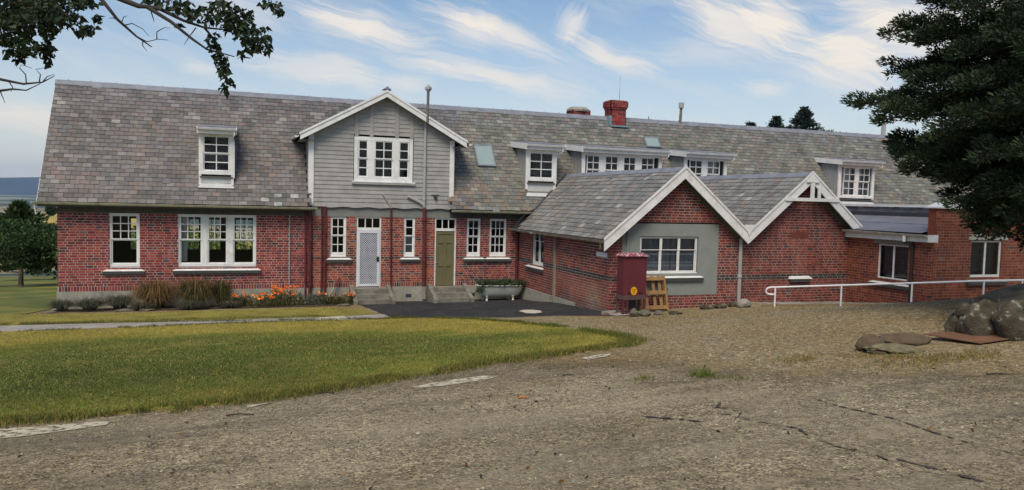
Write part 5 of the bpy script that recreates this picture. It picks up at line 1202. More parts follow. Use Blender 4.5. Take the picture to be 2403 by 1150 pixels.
# stones along the foot of the wings
M_stone2 = mk_mat('river_stone', (.13, .115, .085), .9, .3, 6, .5, 30)
for (u, v, w, hh, sd, lb) in ((1488, 744, 24, 20, 31, 'pointed brown stone in front of the red cabinet'), (1514, 743, 36, 15, 32, 'broad flat stone between cabinet and pallet'), (1546, 740, 26, 11, 33, 'rounded grey stone below the pallet'),
                              (1660, 726, 34, 10, 34, 'mossy stone low on the wall right of the pallet'), (1690, 724, 34, 12, 35, 'dark mossy stone at the middle of the wing foot'), (1722, 720, 30, 12, 36, 'dark stone left of the grey downpipe foot'), (1588, 738, 40, 7, 38, 'thin flat stone right of the pallet')):
    rock_px(u, v, w, hh, sd, lb, 'stones along the wing foot', mat=M_stone2 if sd < 34 else None)
rock_px(1746, 722, 34, 20, 37, 'sloping grey concrete lump at the downpipe foot', 'stones along the wing foot', mat=M_conc)
x, y = G(1770, 720); m = MB(); m.box(x-.2, x+.25, y, y+.2, h(x, y)-.05, h(x, y)+.12); tag(m.build('concrete_block', mk_mat('buff_block', (.3, .25, .16), .9, .2, 5)), 'buff concrete block beside the grey downpipe', 'block')
m = MB()
for i in range(12):      # kerb at the foot of wing 2 and the right block
    a = i/12; 
def strip(name, pts, w, hgt, mat):
    P = densify(pts+[pts[-1]], .4)[:-1]; A = np.array(P); d = np.gradient(A, axis=0); d /= np.linalg.norm(d, axis=1)[:, None]+1e-9; nn = np.c_[-d[:, 1], d[:, 0]]*w/2
    Z = H(A[:, 0], A[:, 1]); V = []; F = []
    for (x, y), (nx_, ny_), z in zip(A, nn, Z): V += [(x-nx_, y-ny_, z-.1), (x-nx_, y-ny_, z+hgt), (x+nx_, y+ny_, z+hgt), (x+nx_, y+ny_, z-.1)]
    for i in range(len(A)-1):
        for k in range(3): F.append((4*i+k, 4*i+k+1, 4*i+5+k, 4*i+4+k))
    return struct(link_mesh(name, V, F, mat))
strip('kerb', [(20.7, -8.05), (22.5, -8.05), (24.2, -8.4)], .45, .035, M_conc); strip('kerb', [(24.2, -8.41), (24.55, -10.9), (25.2, -11.55), (28.5, -11.6)], .4, .03, M_conc)

# red steel cabinet on legs
cx_, cy_ = G(1483, 728); cz = h(cx_, cy_)
# place so that its front lies parallel with the wing front
CY = -8.9; CXa, CXb = 15.72, 16.47; CDP = .38
CB = thing('metal_cabinet', 'dark red steel cabinet on legs with a round yellow sticker', 'cabinet', (16.08, CY+.3, h(16.08, CY+.3)))
M_cab = mk_mat('maroon_cabinet_paint', (.115, .024, .032), .55, .12, 2.5, .03, 40, dirt=(.085, .05, .045, .6), dscale=2.5, dlo=.55, dhi=.75)
M_cabtop = mk_mat('flaking_red_top', (.24, .05, .07), .7, .25, 10, 0, dirt=(.5, .45, .45, .9), dscale=11, dlo=.52, dhi=.57)
M_cablow = mk_mat('dusty_cabinet_base', (.1, .06, .055), .8, .25, 5)
m = MB(); m.box(CXa, CXb, CY, CY+CDP, 1.16, 2.28); m.build('body', M_cab, CB)
m = MB(); m.hexa([(CXa-.06, CY-.06, 2.281), (CXb+.06, CY-.06, 2.281), (CXb+.06, CY+CDP+.06, 2.281), (CXa-.06, CY+CDP+.06, 2.281), (CXa+.08, CY+.08, 2.37), (CXb-.08, CY+.08, 2.37), (CXb-.08, CY+CDP-.08, 2.37), (CXa+.08, CY+CDP-.08, 2.37)]); m.build('lid', M_cabtop, CB)
m = MB(); m.box(CXa-.012, CXb+.012, CY-.012, CY+CDP+.012, 1.03, 1.159); m.build('base_frame', M_cablow, CB)
for x, y in ((CXa, CY), (CXa+.13, CY), (CXb-.06, CY), (CXa, CY+CDP-.06), (CXb-.06, CY+CDP-.06)):
    m = MB(); m.box(x, x+.06, y, y+.06, h(x, y)-.02, 1.029); m.build('leg', M_cab if y == CY else M_cablow, CB)
m = MB(); m.box(CXa+.061, CXa+.129, CY+.005, CY+.05, .72, .78); m.build('foot_brace', M_cablow, CB)
for x in (CXa+.16, CXa+.52): m = MB(); m.box(x, x+.08, CY-.03, CY, 1.24, 1.3); m.build('hinge', M_cab, CB)
m = MB(); m.lathe((0, 0, 0), [(0, 0), (.105, 0), (.105, .004), (0, .005)], 24)
m.v = [(16.07+x*1, CY-.004-z, 1.285+y*1.13) for x, y, z in m.v]; ST = m.build('sticker', mk_mat('yellow_sticker', (.72, .36, .01), .5, .08, 6), CB)
def text(body, size, loc, mat, parent, name='lettering'):
    c = bpy.data.curves.new('txt', 'FONT'); c.body = body; c.size = size; c.align_x = 'CENTER'; c.extrude = .001; o = bpy.data.objects.new('txt', c); COL.objects.link(o)
    bpy.context.view_layer.update(); me = bpy.data.meshes.new_from_object(o.evaluated_get(bpy.context.evaluated_depsgraph_get())); bpy.data.objects.remove(o)
    ob = bpy.data.objects.new(name, me); COL.objects.link(ob); ob.parent = parent; ob.location = Vector(loc)-root_loc(parent); ob.rotation_euler = (math.pi/2, 0, 0); me.materials.clear(); me.materials.append(mat); return ob
M_ink = mk_mat('sticker_ink', (.14, .03, .008), .6, 0)
text('CABLE', .05, (16.07, CY-.012, 1.31), M_ink, ST)
m = MB(); m.box(16.03, 16.11, CY-.012, CY-.01, 1.27, 1.278); m.box(16.04, 16.1, CY-.012, CY-.01, 1.252, 1.26); m.box(16.06, 16.08, CY-.012, CY-.01, 1.2, 1.23); m.build('small_print', M_ink, ST)
m = MB(); m.tube([(15.85, CY+.3, 1.05), (15.85, CY+.3, .85), (16.1, CY+.25, .8), (16.3, CY+.3, .98)], .018, 6); m.tube([(15.9, CY+.4, 1.05), (15.95, CY+.4, .6)], .02, 6); m.box(16.05, 16.3, CY+.26, CY+.34, .55, 1.02); m.build('cable_run', M_flash, CB)
m = MB(); m.tube([(15.65, CY+.2, .62), (15.2, CY+.4, .52), (14.95, CY+.55, .46)], .04, 8); tag(m.build('drain_pipe', M_redpipe), 'short dull red pipe lying left of the cabinet base', 'pipe')
m = MB(); m.hexa([(15.4, CY-.2, .3), (16.75, CY-.2, .3), (16.75, CY+.75, .3), (15.4, CY+.75, .3), (15.45, CY-.15, .62), (16.72, CY-.15, .62), (16.72, CY+.75, .62), (15.45, CY+.75, .62)]); tag(m.build('concrete_pad', M_conc), 'low concrete pad under the red cabinet', 'slab')
# timber pallet leaning on the wall
M_wood = mk_mat('pallet_timber', (.3, .17, .07), .85, .28, 6, .2, 40, dirt=(.16, .1, .06, .7), dscale=4)
PLT = thing('wooden_pallet', 'orange-brown timber pallet leaning against the wall beside the cabinet', 'pallet', (17.1, -7.98, .6))
def lean(x, d, z): return (x, -8.18+.3*(z-.62)/1.0-d, z)
for z in (.64, 1.07, 1.48):
    m = MB(); m.tbox(lean, 16.35, 17.58, .0, .1, z, z+.1); m.build('bearer', M_wood, PLT)
for i, x in enumerate((16.38, 16.56, 16.78, 16.92, 17.2, 17.42)):
    m = MB(); m.tbox(lean, x, x+.1, -.02, -.001, .62, 1.61); m.build('slat', M_wood, PLT)
m = MB(); m.tbox(lean, 17.581, 17.64, -.03, .1, .6, 1.6); m.build('end_board', M_wood, PLT)
m = MB(); m.tube([(17.62, -7.83, 1.16), (17.78, -7.85, 1.18)], .022, 8); m.lathe((17.8, -7.86, 1.18), [(0, -.03), (.035, -.02), (.035, .02), (0, .03)], 8); m.build('wall_tap', M_redpipe, BLD)
# enamelled bath used as planter
BT = thing('bathtub', 'old white enamel bathtub on claw feet used as a planter', 'bathtub', (14.9, -.72, 0))
M_enamel = mk_mat('old_enamel', (.66, .65, .58), .4, .08, 3, 0, dirt=(.33, .3, .22, .6), dscale=3)
V, F = [], []; seg = 40; prof = [(.80, .10, 0), (.86, .14, .02), (.93, .22, .12), (.98, .3, .33), (1.0, .33, .42), (1.05, .37, .43), (1.05, .37, .45), (.98, .31, .45), (.95, .28, .38), (.5, .2, .36)]
for (lx, ly, z) in prof:
    for j in range(seg):
        t = 2*math.pi*j/seg; c, s = math.cos(t), math.sin(t); e = .55
        X = 14.9+(abs(c)**e)*(1 if c >= 0 else -1)*lx*.93; 
        if X > 14.9 and z < .4: X -= .12*(1-z/.45)
        if X < 14.9 and z < .4: X += .06*(1-z/.45)
        V.append((X, -.72+(abs(s)**e)*(1 if s >= 0 else -1)*ly, .13+z+.04*(X-14.9)*(-.2)))
for i in range(len(prof)-1):
    for j in range(seg): F.append((i*seg+j, i*seg+(j+1) % seg, (i+1)*seg+(j+1) % seg, (i+1)*seg+j))
F.append(tuple(range(seg))[::-1])
link_mesh('tub', V, F, M_enamel, BT, smooth=True)
for x, y in ((14.3, -.92), (15.35, -.92), (14.3, -.52), (15.35, -.52)):
    m = MB(); m.lathe((x, y, 0), [(.045, -.02), (.05, .02), (.028, .06), (.035, .12), (.06, .17)], 10); m.build('foot', M_enamel, BT)
n = 1900; P = np.c_[rng.uniform(14.05, 15.75, n), -.72+rng.uniform(-.3, .3, n), np.full(n, .52)]; D = unit(np.c_[rng.normal(size=n)*.6, rng.normal(size=n)*.6-.15, rng.uniform(.3, 1.2, n)])
V, F = sprays(P, D, rng.uniform(.12, .42, n)*(.6+.6*fbm(P[:, 0], P[:, 1], 3, 4)), rng.uniform(.02, .05, n)); PB = tag(link_mesh('leafy_plant', V, F, M_leaf, None, None, pal_cols(n, [(.035, .06, .025), (.06, .09, .04), (.03, .045, .03), (.12, .14, .09)])), 'dark leafy plants filling the old bathtub', 'plant')
n2 = 120; P = np.c_[rng.uniform(13.9, 14.15, n2), -1.02+rng.uniform(-.06, .1, n2), rng.uniform(.4, .6, n2)]
V, F = sprays(P, unit(np.c_[rng.normal(size=n2)*.4-.3, rng.normal(size=n2)*.3-.2, -rng.uniform(.3, 1.0, n2)]), rng.uniform(.1, .25, n2), rng.uniform(.015, .03, n2)); o = link_mesh('trailing_leaves', V, F, M_leaf, PB, None, pal_cols(n2, [(.035, .06, .025), (.06, .09, .035)]))
# white tubular handrail
posts_px = [(1820, 720), (1975, 714), (2140, 711), (2308, 700), (2398, 696)]
PB_ = [np.array(G(1820, 720))]; PE_ = np.array((28.9, -12.35))
HR = thing('handrail', 'white tubular handrail on posts in front of the right-hand brick walls', 'handrail', (float(PB_[0][0]), float(PB_[0][1]), h(*PB_[0])))
_RP = np.concatenate([np.linspace(PB_[0]*1.0-(np.array((24.5, -11.4))-PB_[0])*.1, (24.5, -11.4), 400), np.linspace((24.5, -11.4), (30.2, -12.8), 500)])
_d = np.c_[_RP, np.full(len(_RP), 1.5)]-CAM; _RU = 1201.5+FPX*(_d@_r)/(_d@_f)
def on_line(u): return np.array((np.interp(u, _RU, _RP[:, 0]), np.interp(u, _RU, _RP[:, 1])))
def z_at(q, v):
    dx, dy = q-CAM[:2]; best = None; lo, hi = -2., 5.
    for _ in range(50):
        z = (lo+hi)/2; d = np.array((dx, dy, z-CAM[2])); vv = 575-FPX*(d@_u)/(d@_f)
        if vv > v: lo = z
        else: hi = z
    return (lo+hi)/2
rail_pts = [(1810, 674.5), (1975, 669.5), (2140, 664.5), (2308, 659), (2398, 657.5), (2470, 655.5)]
RPT = [(*on_line(u), z_at(on_line(u), v)) for u, v in [(x, float(np.interp(x, [q[0] for q in rail_pts], [q[1] for q in rail_pts]))) for x in (1808, 1975, 2060, 2140, 2170, 2230, 2308, 2398, 2470)]]
M_rail = mk_mat('white_rail_paint', (.72, .72, .74), .4, .06, 5)
a = Vector(RPT[0]); dirn = (Vector(RPT[1])-a).normalized(); loop = [a+dirn*.05]
for t in np.linspace(0, math.pi, 9): loop.append(a-dirn*(.12*math.sin(t))+Vector((0, 0, -.105+.105*math.cos(t))))
loop.append(Vector((*on_line(1820), a.z-.212)))
m = MB(); m.tube([tuple(p) for p in reversed(loop)]+RPT[1:], .028, 10); m.build('rail', M_rail, HR, smooth=True)
for u, v in posts_px:
    q = on_line(u); zt = z_at(q, float(np.interp(u, [r[0] for r in rail_pts], [r[1] for r in rail_pts]))); m = MB(); m.tube([(q[0], q[1], h(*q)-.1), (q[0], q[1], zt-.015)], .026, 8); m.build('post', M_rail, HR)
# leaning waste pipe by the bed
m = MB(); m.tube([(8.95, -.12, .86), (8.75, -.2, .52)], .035, 8, 0); m.tube([(8.748, -.2, .515), (8.5, -.32, .1)], .033, 8, 1); tag(m.build('leaning_pipe', [M_redpipe, M_conc]), 'old pipe, red above and pale below, leaning on the wall left of the screen door', 'pipe')
x, y = G(1740, 712)

# ------------------------------------------------------------------ bed plants
def tussock(x, y, n, ht, spread, cols, label, name='grass_tussock', group='plants along the wall', w=.012, droop=1.25, cat='plant'):
    z = h(x, y)+.02; o = thing(name, label, cat, (x, y, z), group) if False else None
    a = rng.uniform(0, 6.283, n); r0 = rng.uniform(0, .25, n)*spread; L_ = ht*rng.uniform(.55, 1.15, n); out = rng.uniform(.1, 1, n)*spread
    S_ = np.c_[-np.sin(a), np.cos(a), np.zeros(n)]*w*rng.uniform(.6, 1.3, (n, 1)); V = []; segs = 5
    rows = []
    for k in range(segs):
        t = k/(segs-1); rad = r0+out*t**1.4; zz = L_*(t*1.55-droop*.75*t**2.2*rng.uniform(.55, 1.45, n)); c = np.c_[x+np.cos(a)*rad, y+np.sin(a)*rad*.75, z+zz]; ww = (1-t)**.7+.08
        rows.append((c-S_*ww, c+S_*ww))
    V = np.stack([q for r in rows for q in r], 1); b = np.arange(n)[:, None]*(segs*2); F = np.concatenate([b+np.array((2*k, 2*k+1, 2*k+3, 2*k+2)) for k in range(segs-1)])
    col = pal_cols(n, cols); o = link_mesh(name, V.reshape(-1, 3), F, M_grass, None, None, np.concatenate([col*(.75+.12*k) for k in range(segs-1)]))
    return tag(o, label, cat, group)
BR = [(.27, .15, .065), (.18, .11, .05), (.34, .22, .1), (.1, .085, .035)]
GRN = [(.06, .075, .025), (.09, .085, .03), (.14, .11, .045)]
tussock(2.95, -.75, 2600, .95, .85, BR, 'large russet grass tussock, the left of the tall pair under the triple window')
tussock(4.15, -.8, 2600, 1.0, .8, BR[1:]+GRN, 'tall olive-brown grass tussock, the right of the pair under the triple window')
tussock(4.95, -.6, 1200, .95, .5, GRN+[(.1, .09, .04)], 'upright dark green clump at the right end of the tussocks')
GY = [(.1, .115, .085), (.07, .085, .06), (.15, .14, .09)]
for (x, y, hh_, sp_, lb) in ((.25, -.75, .38, .4, 'low grey-green tuft at the house corner'), (1.05, -.9, .42, .55, 'low dark tuft below the single window'), (1.9, -.8, .5, .55, 'bushy dark tuft left of the russet tussocks'), (2.6, -1.25, .26, .4, 'short brownish tuft before the russet tussock'), (4.1, -1.35, .3, .5, 'short grey-green tuft before the olive tussock'), (5.2, -1.2, .22, .35, 'low brown tuft right of the tussocks')):
    tussock(x, y, 1100, hh_, sp_*1.25, GY+([(.13, .09, .045)] if 'brown' in lb else []), lb, 'low_tuft', w=.01)
M_petal = mk_mat('flower_petal', attr=True, rough=.6, var=.15, vscale=8)
def flower_plant(x, y, wd, ht, nf, label, cols=((.85, .2, .01), (.9, .3, .015), (.75, .13, .01)), leaf=GRN, dense=700, group='flowering plants along the wall'):
    z = h(x, y)+.02; n = dense; P = np.c_[x+np.clip(rng.normal(size=n), -1.5, 1.5)*wd*.42, y+np.clip(rng.normal(size=n), -1.6, 1.6)*wd*.25, z+np.clip(np.abs(rng.normal(size=n)), 0, 1.9)*ht*.3]; D = unit(np.c_[rng.normal(size=n)*.6, rng.normal(size=n)*.6, rng.uniform(.2, 1.4, n)])
    V, F = sprays(P, D, rng.uniform(.08, .2, n), rng.uniform(.015, .035, n)); o = tag(link_mesh('flowering_plant', V, F, M_leaf, None, None, pal_cols(n, leaf)), label, 'plant', group)
    if nf:
        Q = np.c_[x+rng.uniform(-.5, .5, nf)*wd, y+rng.uniform(-.3, .2, nf)*wd, z+ht*rng.uniform(.55, 1.0, nf)]; k = 9; a = np.linspace(0, 6.283, k+1)[:-1]
        D = unit(np.c_[np.cos(a), np.sin(a)*.6-.25, .35+.5*np.sin(a)]); heads = []
        for c in cols:
            V, F = sprays(np.zeros((k, 3)), D, np.full(k, .058), np.full(k, .036), .6); hd = link_mesh('flower_head', V, F, M_petal, None, None, np.array([c]*k)*rng.uniform(.85, 1.15, (k, 1))); heads.append(hd)
        for i, q in enumerate(Q):
            hd = heads[i] if i < len(heads) else heads[i % len(heads)].copy()
            if i >= len(heads): COL.objects.link(hd)
            hd.parent = o; hd.location = tuple(q); hd.rotation_euler = (random.uniform(-.4, .4), random.uniform(-.4, .4), random.uniform(-.6, .6)); s_ = random.uniform(.75, 1.15); hd.scale = (s_, s_, s_)
        m = MB()
        for q in Q: m.tube([(q[0]*.8+x*.2, q[1]*.8+y*.2, z), tuple(q)], .005, 4, cap=False)
        m.build('stems', mk_mat('stem_green', (.06, .09, .03), .7, .1) if 'stem_green' not in bpy.data.materials else bpy.data.materials['stem_green'], o)
    return o
flower_plant(5.55, -.75, .55, .5, 9, 'orange-flowered plant with few blooms just right of the tussocks')
flower_plant(6.35, -1.05, .85, .45, 22, 'spreading orange-flowered plant low in front of the bed')
flower_plant(6.95, -.75, .9, .68, 42, 'tallest bright orange-flowered clump beside the white conduit', dense=1100)
flower_plant(8.0, -.7, .7, .5, 3, 'grey-green bushy plant before the red downpipes', leaf=GY)
flower_plant(8.65, -.75, .6, .42, 5, 'plant with pinkish orange blooms near the leaning pipe', cols=((.75, .22, .12), (.8, .3, .1)))
flower_plant(9.18, -.95, .3, .48, 8, 'small orange-flowered plant against the steps of the screen door', dense=260)
for (x, y, s_, lb) in ((2.1, -1.35, .32, 'flat grey edging stone in front of the low tufts'), (2.75, -1.5, .28, 'flat edging stone left of the russet tussock'), (.0, -1.2, .22, 'buff edging stone at the house corner'), (8.9, -1.4, .25, 'pale flat stone by the steps of the screen door')):
    rock(x, y, h(x, y)+.03, s_, .16, .06, int(x*10)+50, lb, 'edging stones of the bed', mat=M_stone2)

# ------------------------------------------------------------------ trees
def branchtube(m, pts, r0, r1, seg=7, mi=0):
    n = len(pts); m.tube(pts, [r0+(r1-r0)*i/(n-1) for i in range(n)], seg, mi, cap=False)
def curve(p, q, sag=0.0, k=6, jit=.0):
    p, q = Vector(p), Vector(q); out = []
    for i in range(k):
        t = i/(k-1); v = p.lerp(q, t); v.z += sag*math.sin(t*math.pi); out.append(v+Vector((random.gauss(0, jit), random.gauss(0, jit), random.gauss(0, jit)))*(1 if 0 < i < k-1 else 0))
    return out
# big cypress at the right
TB = CAM+14.2*_f+14.2*((2640-1201.5)/FPX)*_r; tx, ty = float(TB[0]), float(TB[1]); tz = h(tx, ty)
CT = thing('cypress_tree', 'huge dark cypress overhanging the right end of the building', 'tree', (tx, ty, tz))
tr = MB(); tr.tube([(tx, ty, tz-.3), (tx+.05, ty, tz+.6), (tx, ty+.05, tz+3), (tx+.1, ty, tz+7), (tx, ty, tz+12), (tx, ty, tz+15.5)], [.62, .48, .42, .33, .18, .03], 14)
pads = []   # centre, axis, radius
def add_branch(p0, tip, r, dens, fr0=.3, padr=.42, sub=True):
    pts = curve(p0, tip, sag=.12*(Vector(tip)-Vector(p0)).length*.6, k=8, jit=.05); branchtube(tr, pts, r, .012, 6)
    ax = (Vector(tip)-Vector(p0)).normalized(); Ln = (Vector(tip)-Vector(p0)).length; k = max(3, int(Ln*dens))
    for i in range(k):
        t = fr0+(1-fr0)*(i+.5*random.random())/k; j = min(6, int(t*7)); v = pts[j].lerp(pts[j+1], t*7-j); tp = (1-t)*.9+.35
        side = ax.cross(Vector((0, 0, 1))).normalized()
        for s in ((-1, 1) if sub else (0,)):
            off = side*s*random.uniform(.08, .55)*tp+Vector((0, 0, random.uniform(-.06, .2)))+ax*random.uniform(-.1, .15)
            pads.append((v+off, (ax+side*s*.5+Vector((0, 0, .12))).normalized(), padr*random.uniform(.5, 1.0)*(.5+.55*tp)))
    pads.append((Vector(tip), ax, padr*.28))
tips = [(2165, 18, 14.5), (2072, 88, 14.2), (2120, 105, 13.6), (2082, 186, 14.8), (2125, 215, 13.4), (1994, 258, 14.0), (2040, 296, 13.2), (2070, 350, 14.3), (2090, 385, 13.6), (2115, 415, 13.0), (2190, 428, 14.2), (2215, 468, 13.3), (2262, 500, 12.8), (2300, 538, 12.6), (2300, 470, 11.6), (2390, 592, 12.2), (2360, 530, 11.4), (2250, 520, 12.0), (2285, 555, 12.4), (2330, 560, 11.8), (2185, 440, 12.6), (2150, 425, 13.4),
        (2240, 30, 13.2), (2230, 130, 12.6), (2260, 220, 12.0), (2250, 300, 11.6), (2290, 380, 11.3), (2380, 250, 11.0), (2390, 120, 11.4), (2400, 380, 10.9), (2400, 480, 11.0), (2330, 80, 12.0), (2180, 240, 13.0), (2170, 330, 12.4), (2200, 380, 12.8), (2420, 545, 11.2), (2180, 160, 14.4), (2340, 330, 15.5), (2320, 180, 15.5), (2300, 430, 15.5), (2400, 20, 12.5)]
for (u, v, dp) in tips:
    tip = AT(u+(22 if v > 200 else 8), v-14, dp); z0 = min(tz+14.5, max(tz+1.6, tip[2]-.55+random.uniform(-.4, .3))); add_branch((tx, ty, z0), tuple(tip), .085, 3.6)
for i in range(46):
    zz = tz+2.6+i*.27; a = i*2.399; d = Vector((math.cos(a), math.sin(a), 0)); lat = d.x*_r[0]+d.y*_r[1]; Lr = 4.6*(1-(zz-tz-2)/17)+.6
    if lat < -.2: Lr *= .5
    if d.y > .3: Lr = min(Lr, 3.6)
    add_branch((tx, ty, zz), (tx+d.x*Lr, ty+d.y*Lr, zz+.3-Lr*.1), .07, 2.4, padr=.55)
tr.build('trunk', M_bark, CT, smooth=True)
Ps, Ds, Ls, Ws, Cs = [], [], [], [], []
NEED = [(.026, .045, .022), (.034, .055, .026), (.018, .032, .018), (.048, .066, .028)]
for (c, ax, r) in pads:
    n = int(760*(r/.42)**1.7*.62)+24; q = rdir(n)*rng.uniform(.2, 1, (n, 1))**.5; q = q*np.array((1, 1, .5)); p = np.array(c)+q*r; d = unit(q*.9+np.array(ax)*.8+np.array((0, 0, .18))+rng.normal(size=(n, 3))*.35)
    Ps.append(p); Ds.append(d); Ls.append(rng.uniform(.04, .115, n)); Ws.append(rng.uniform(.018, .036, n)); Cs.append(pal_cols(n, NEED)*random.choice((.7, .9, 1.0, 1.1, 1.45)))
V, F = sprays(np.concatenate(Ps), np.concatenate(Ds), np.concatenate(Ls), np.concatenate(Ws), .35)
link_mesh('crown', V, F, M_needle, CT, None, np.concatenate(Cs))
# broadleaf tree overhanging at upper left (its trunk stands outside the frame)
BD = 7.0; q = AT(-640, 500, 7.4); bx_, by_ = float(q[0]), float(q[1]); bz_ = h(bx_, by_)
BT_ = thing('broadleaf_tree', 'broadleaf tree reaching into the upper left corner with dark hanging leaves', 'tree', (bx_, by_, bz_))
lm = MB(); lm.tube([(bx_, by_, bz_-.2), (bx_+.05, by_, bz_+.5), (bx_+.1, by_+.05, bz_+2.5), (bx_+.05, by_, bz_+4.5), (bx_+.2, by_, bz_+7)], [.42, .32, .28, .22, .1], 12)
def limb(px, r0, r1, dj=.0):
    pts = [tuple(AT(u, v, BD+d)) for (u, v, d) in px]; branchtube(lm, pts, r0, r1, 7); return pts
T0 = (bx_+.1, by_, bz_+3.2)
def stem(px, r0, r1):
    pts = [tuple(AT(u, v, BD+d)) for (u, v, d) in px]; branchtube(lm, [T0]+pts[:1], .13, r0, 7); branchtube(lm, pts, r0, r1, 7)
stem([(-250, -170, 0), (60, -90, 0), (285, -2, 0), (325, 14, 0), (345, 16, 0), (400, 50, .05), (452, 92, .08), (486, 116, .1), (550, 133, .15)], .034, .005)
limb([(345, 16, 0), (378, 22, .05), (430, 48, .1), (480, 65, .15), (530, 70, .2)], .022, .006)
limb([(480, 65, .15), (500, 90, .2), (515, 140, .2), (530, 190, .2), (535, 212, .2)], .012, .003)
limb([(530, 70, .2), (570, 60, .2), (610, 80, .25), (635, 110, .25)], .01, .003)
stem([(-200, -200, .2), (100, -70, .2), (238, -2, .2), (275, 45, .2), (320, 85, .22), (356, 110, .25)], .028, .005)
for px in ([(320, 85, .22), (345, 98, .2), (370, 92, .15), (395, 94, .15)], [(290, 60, .2), (310, 55, .2), (335, 68, .2), (350, 85, .2)], [(368, 92, .2), (368, 75, .2), (385, 65, .2), (400, 66, .2)], [(335, 95, .2), (335, 108, .2), (345, 120, .2)], [(275, 45, .2), (265, 42, .2), (255, 43, .2)], [(285, 55, .2), (290, 40, .2), (298, 37, .2)], [(355, 28, .05), (360, 45, .05), (362, 52, .05)], [(460, 65, .1), (445, 85, .1), (432, 105, .1)]): limb(px, .006, .002)
stem([(-500, -60, 0), (-250, 120, -.1), (0, 186, -.1), (55, 197, -.1), (100, 193, -.1), (128, 178, -.1)], .02, .003)
stem([(-520, 0, 0), (-250, 190, -.2), (0, 213, -.2), (30, 209, -.2), (62, 212, -.2), (95, 196, -.2)], .018, .003)
for px in ([(62, 197, -.1), (60, 175, -.1), (46, 160, -.1), (50, 152, -.1), (75, 160, -.1)], [(92, 193, -.1), (95, 175, -.1), (84, 163, -.1), (110, 158, -.1)], [(0, 213, -.2), (5, 225, -.2), (12, 242, -.2)], [(20, 190, -.1), (30, 205, -.1), (26, 215, -.2)], [(100, 193, -.1), (110, 180, -.1), (128, 174, -.1)]): limb(px, .006, .002)
limb([(-120, -60, .1), (20, -20, .1), (90, 40, .1), (115, 110, .1), (120, 150, .1)], .03, .003); limb([(20, -20, .1), (120, 10, .1), (170, 45, .1), (215, 75, .1)], .02, .003)
lm.build('trunk', M_twig, BT_, smooth=True)
EL = [(40, 20, 110, 38, 300), (20, 65, 60, 42, 190), (100, 45, 55, 36, 110), (60, 108, 44, 26, 55), (112, 118, 14, 36, 38), (165, 45, 28, 20, 34), (203, 70, 26, 14, 22), (200, 6, 34, 12, 30), (120, 8, 80, 24, 110), (228, 42, 12, 12, 9), (30, 122, 22, 12, 14), (45, 140, 10, 8, 6), (-90, 60, 70, 60, 90),
      (350, 0, 22, 6, 9), (390, 4, 38, 9, 26), (430, 18, 32, 18, 40), (470, 33, 32, 20, 44), (520, 22, 42, 24, 76), (560, 40, 36, 26, 70), (602, 85, 32, 26, 78), (575, 75, 26, 28, 46), (622, 102, 15, 24, 30), (540, 55, 28, 22, 30), (495, 52, 20, 14, 14), (415, 54, 9, 6, 7), (500, 92, 13, 18, 20), (505, 115, 13, 20, 26), (520, 145, 17, 20, 32), (530, 170, 12, 14, 18), (540, 192, 10, 9, 9), (525, 200, 8, 8, 6), (531, 213, 7, 5, 5), (632, 10, 28, 12, 30), (655, 22, 11, 13, 12), (566, 125, 12, 10, 9), (592, 112, 18, 12, 20)]
for i in range(26): EL.append((random.uniform(-700, 620), random.uniform(-420, -60), random.uniform(60, 120), random.uniform(30, 60), 70))
Ps, Sz = [], []
for (u, v, ru, rv, n) in EL:
    n = int(n*(2.2 if u < 240 else 1.45))
    a = rng.uniform(0, 6.283, n); r = rng.random(n)**.55; dd = rng.normal(size=n)*.16*min(1.6, ru/45)+.1
    Ps.append(np.array([AT(u+ru*rr*math.cos(t), v+rv*rr*math.sin(t), BD+d) for t, rr, d in zip(a, r, dd)])); Sz.append(rng.uniform(.03, .075, n))
P = np.concatenate(Ps); n = len(P); D = unit(np.c_[rng.normal(size=(n, 2))*.75, -np.abs(rng.normal(size=n))*.7-.15])
V, F = leaves(P, D, np.concatenate(Sz)); c = pal_cols(n, [(.018, .034, .014), (.026, .044, .016), (.014, .024, .012), (.035, .05, .018)]); link_mesh('crown', V, F, M_leaf, BT_, None, np.repeat(c, 2, 0))
# lawn trees at the far left and conifers beyond the roof
def clump_tree(name, x, y, th, cr, cz, rz, n, cols, label, group, size=(.14, .3), trunk_r=.16, limbs=7, lobes=26, seed=1):
    r = random.Random(seed); z = h(x, y) if abs(x) < 250 else 0; o = thing(name, label, 'tree', (x, y, z), group); m = MB(); m.tube([(x, y, z-.2), (x, y, z+.3), (x+.03, y, z+th)], [trunk_r*1.35, trunk_r, trunk_r*.85], 9)
    lob = []
    for i in range(lobes):
        a = r.uniform(0, 6.28); e = r.uniform(-.9, 1.0); k = math.sqrt(max(0, 1-e*e))*r.uniform(.45, .95); lob.append(((x+math.cos(a)*k*cr, y+math.sin(a)*k*cr, z+cz+e*rz*.85), cr*r.uniform(.22, .42)))
    for i in range(limbs): q = lob[i][0]; branchtube(m, curve((x, y, z+th*.85), q, .2, 6, .05), trunk_r*.5, .02, 6)
    m.build('trunk', M_bark, o, smooth=True); Ps, Ds, Cs = [], [], []
    for (c, rr) in lob:
        k = n//lobes; q = rdir(k)*rng.uniform(.3, 1.08, (k, 1))**.6; Ps.append(np.array(c)+q*np.array((1, 1, .72))*rr); Ds.append(unit(q+rng.normal(size=(k, 3))*.7+(0, 0, .1))); Cs.append(pal_cols(k, cols)*r.uniform(.7, 1.35))
    P = np.concatenate(Ps); V, F = sprays(P, np.concatenate(Ds), rng.uniform(*size, len(P)), rng.uniform(size[0]*.6, size[1]*.6, len(P)), .45); link_mesh('crown', V, F, M_leaf, o, None, np.concatenate(Cs)); return o
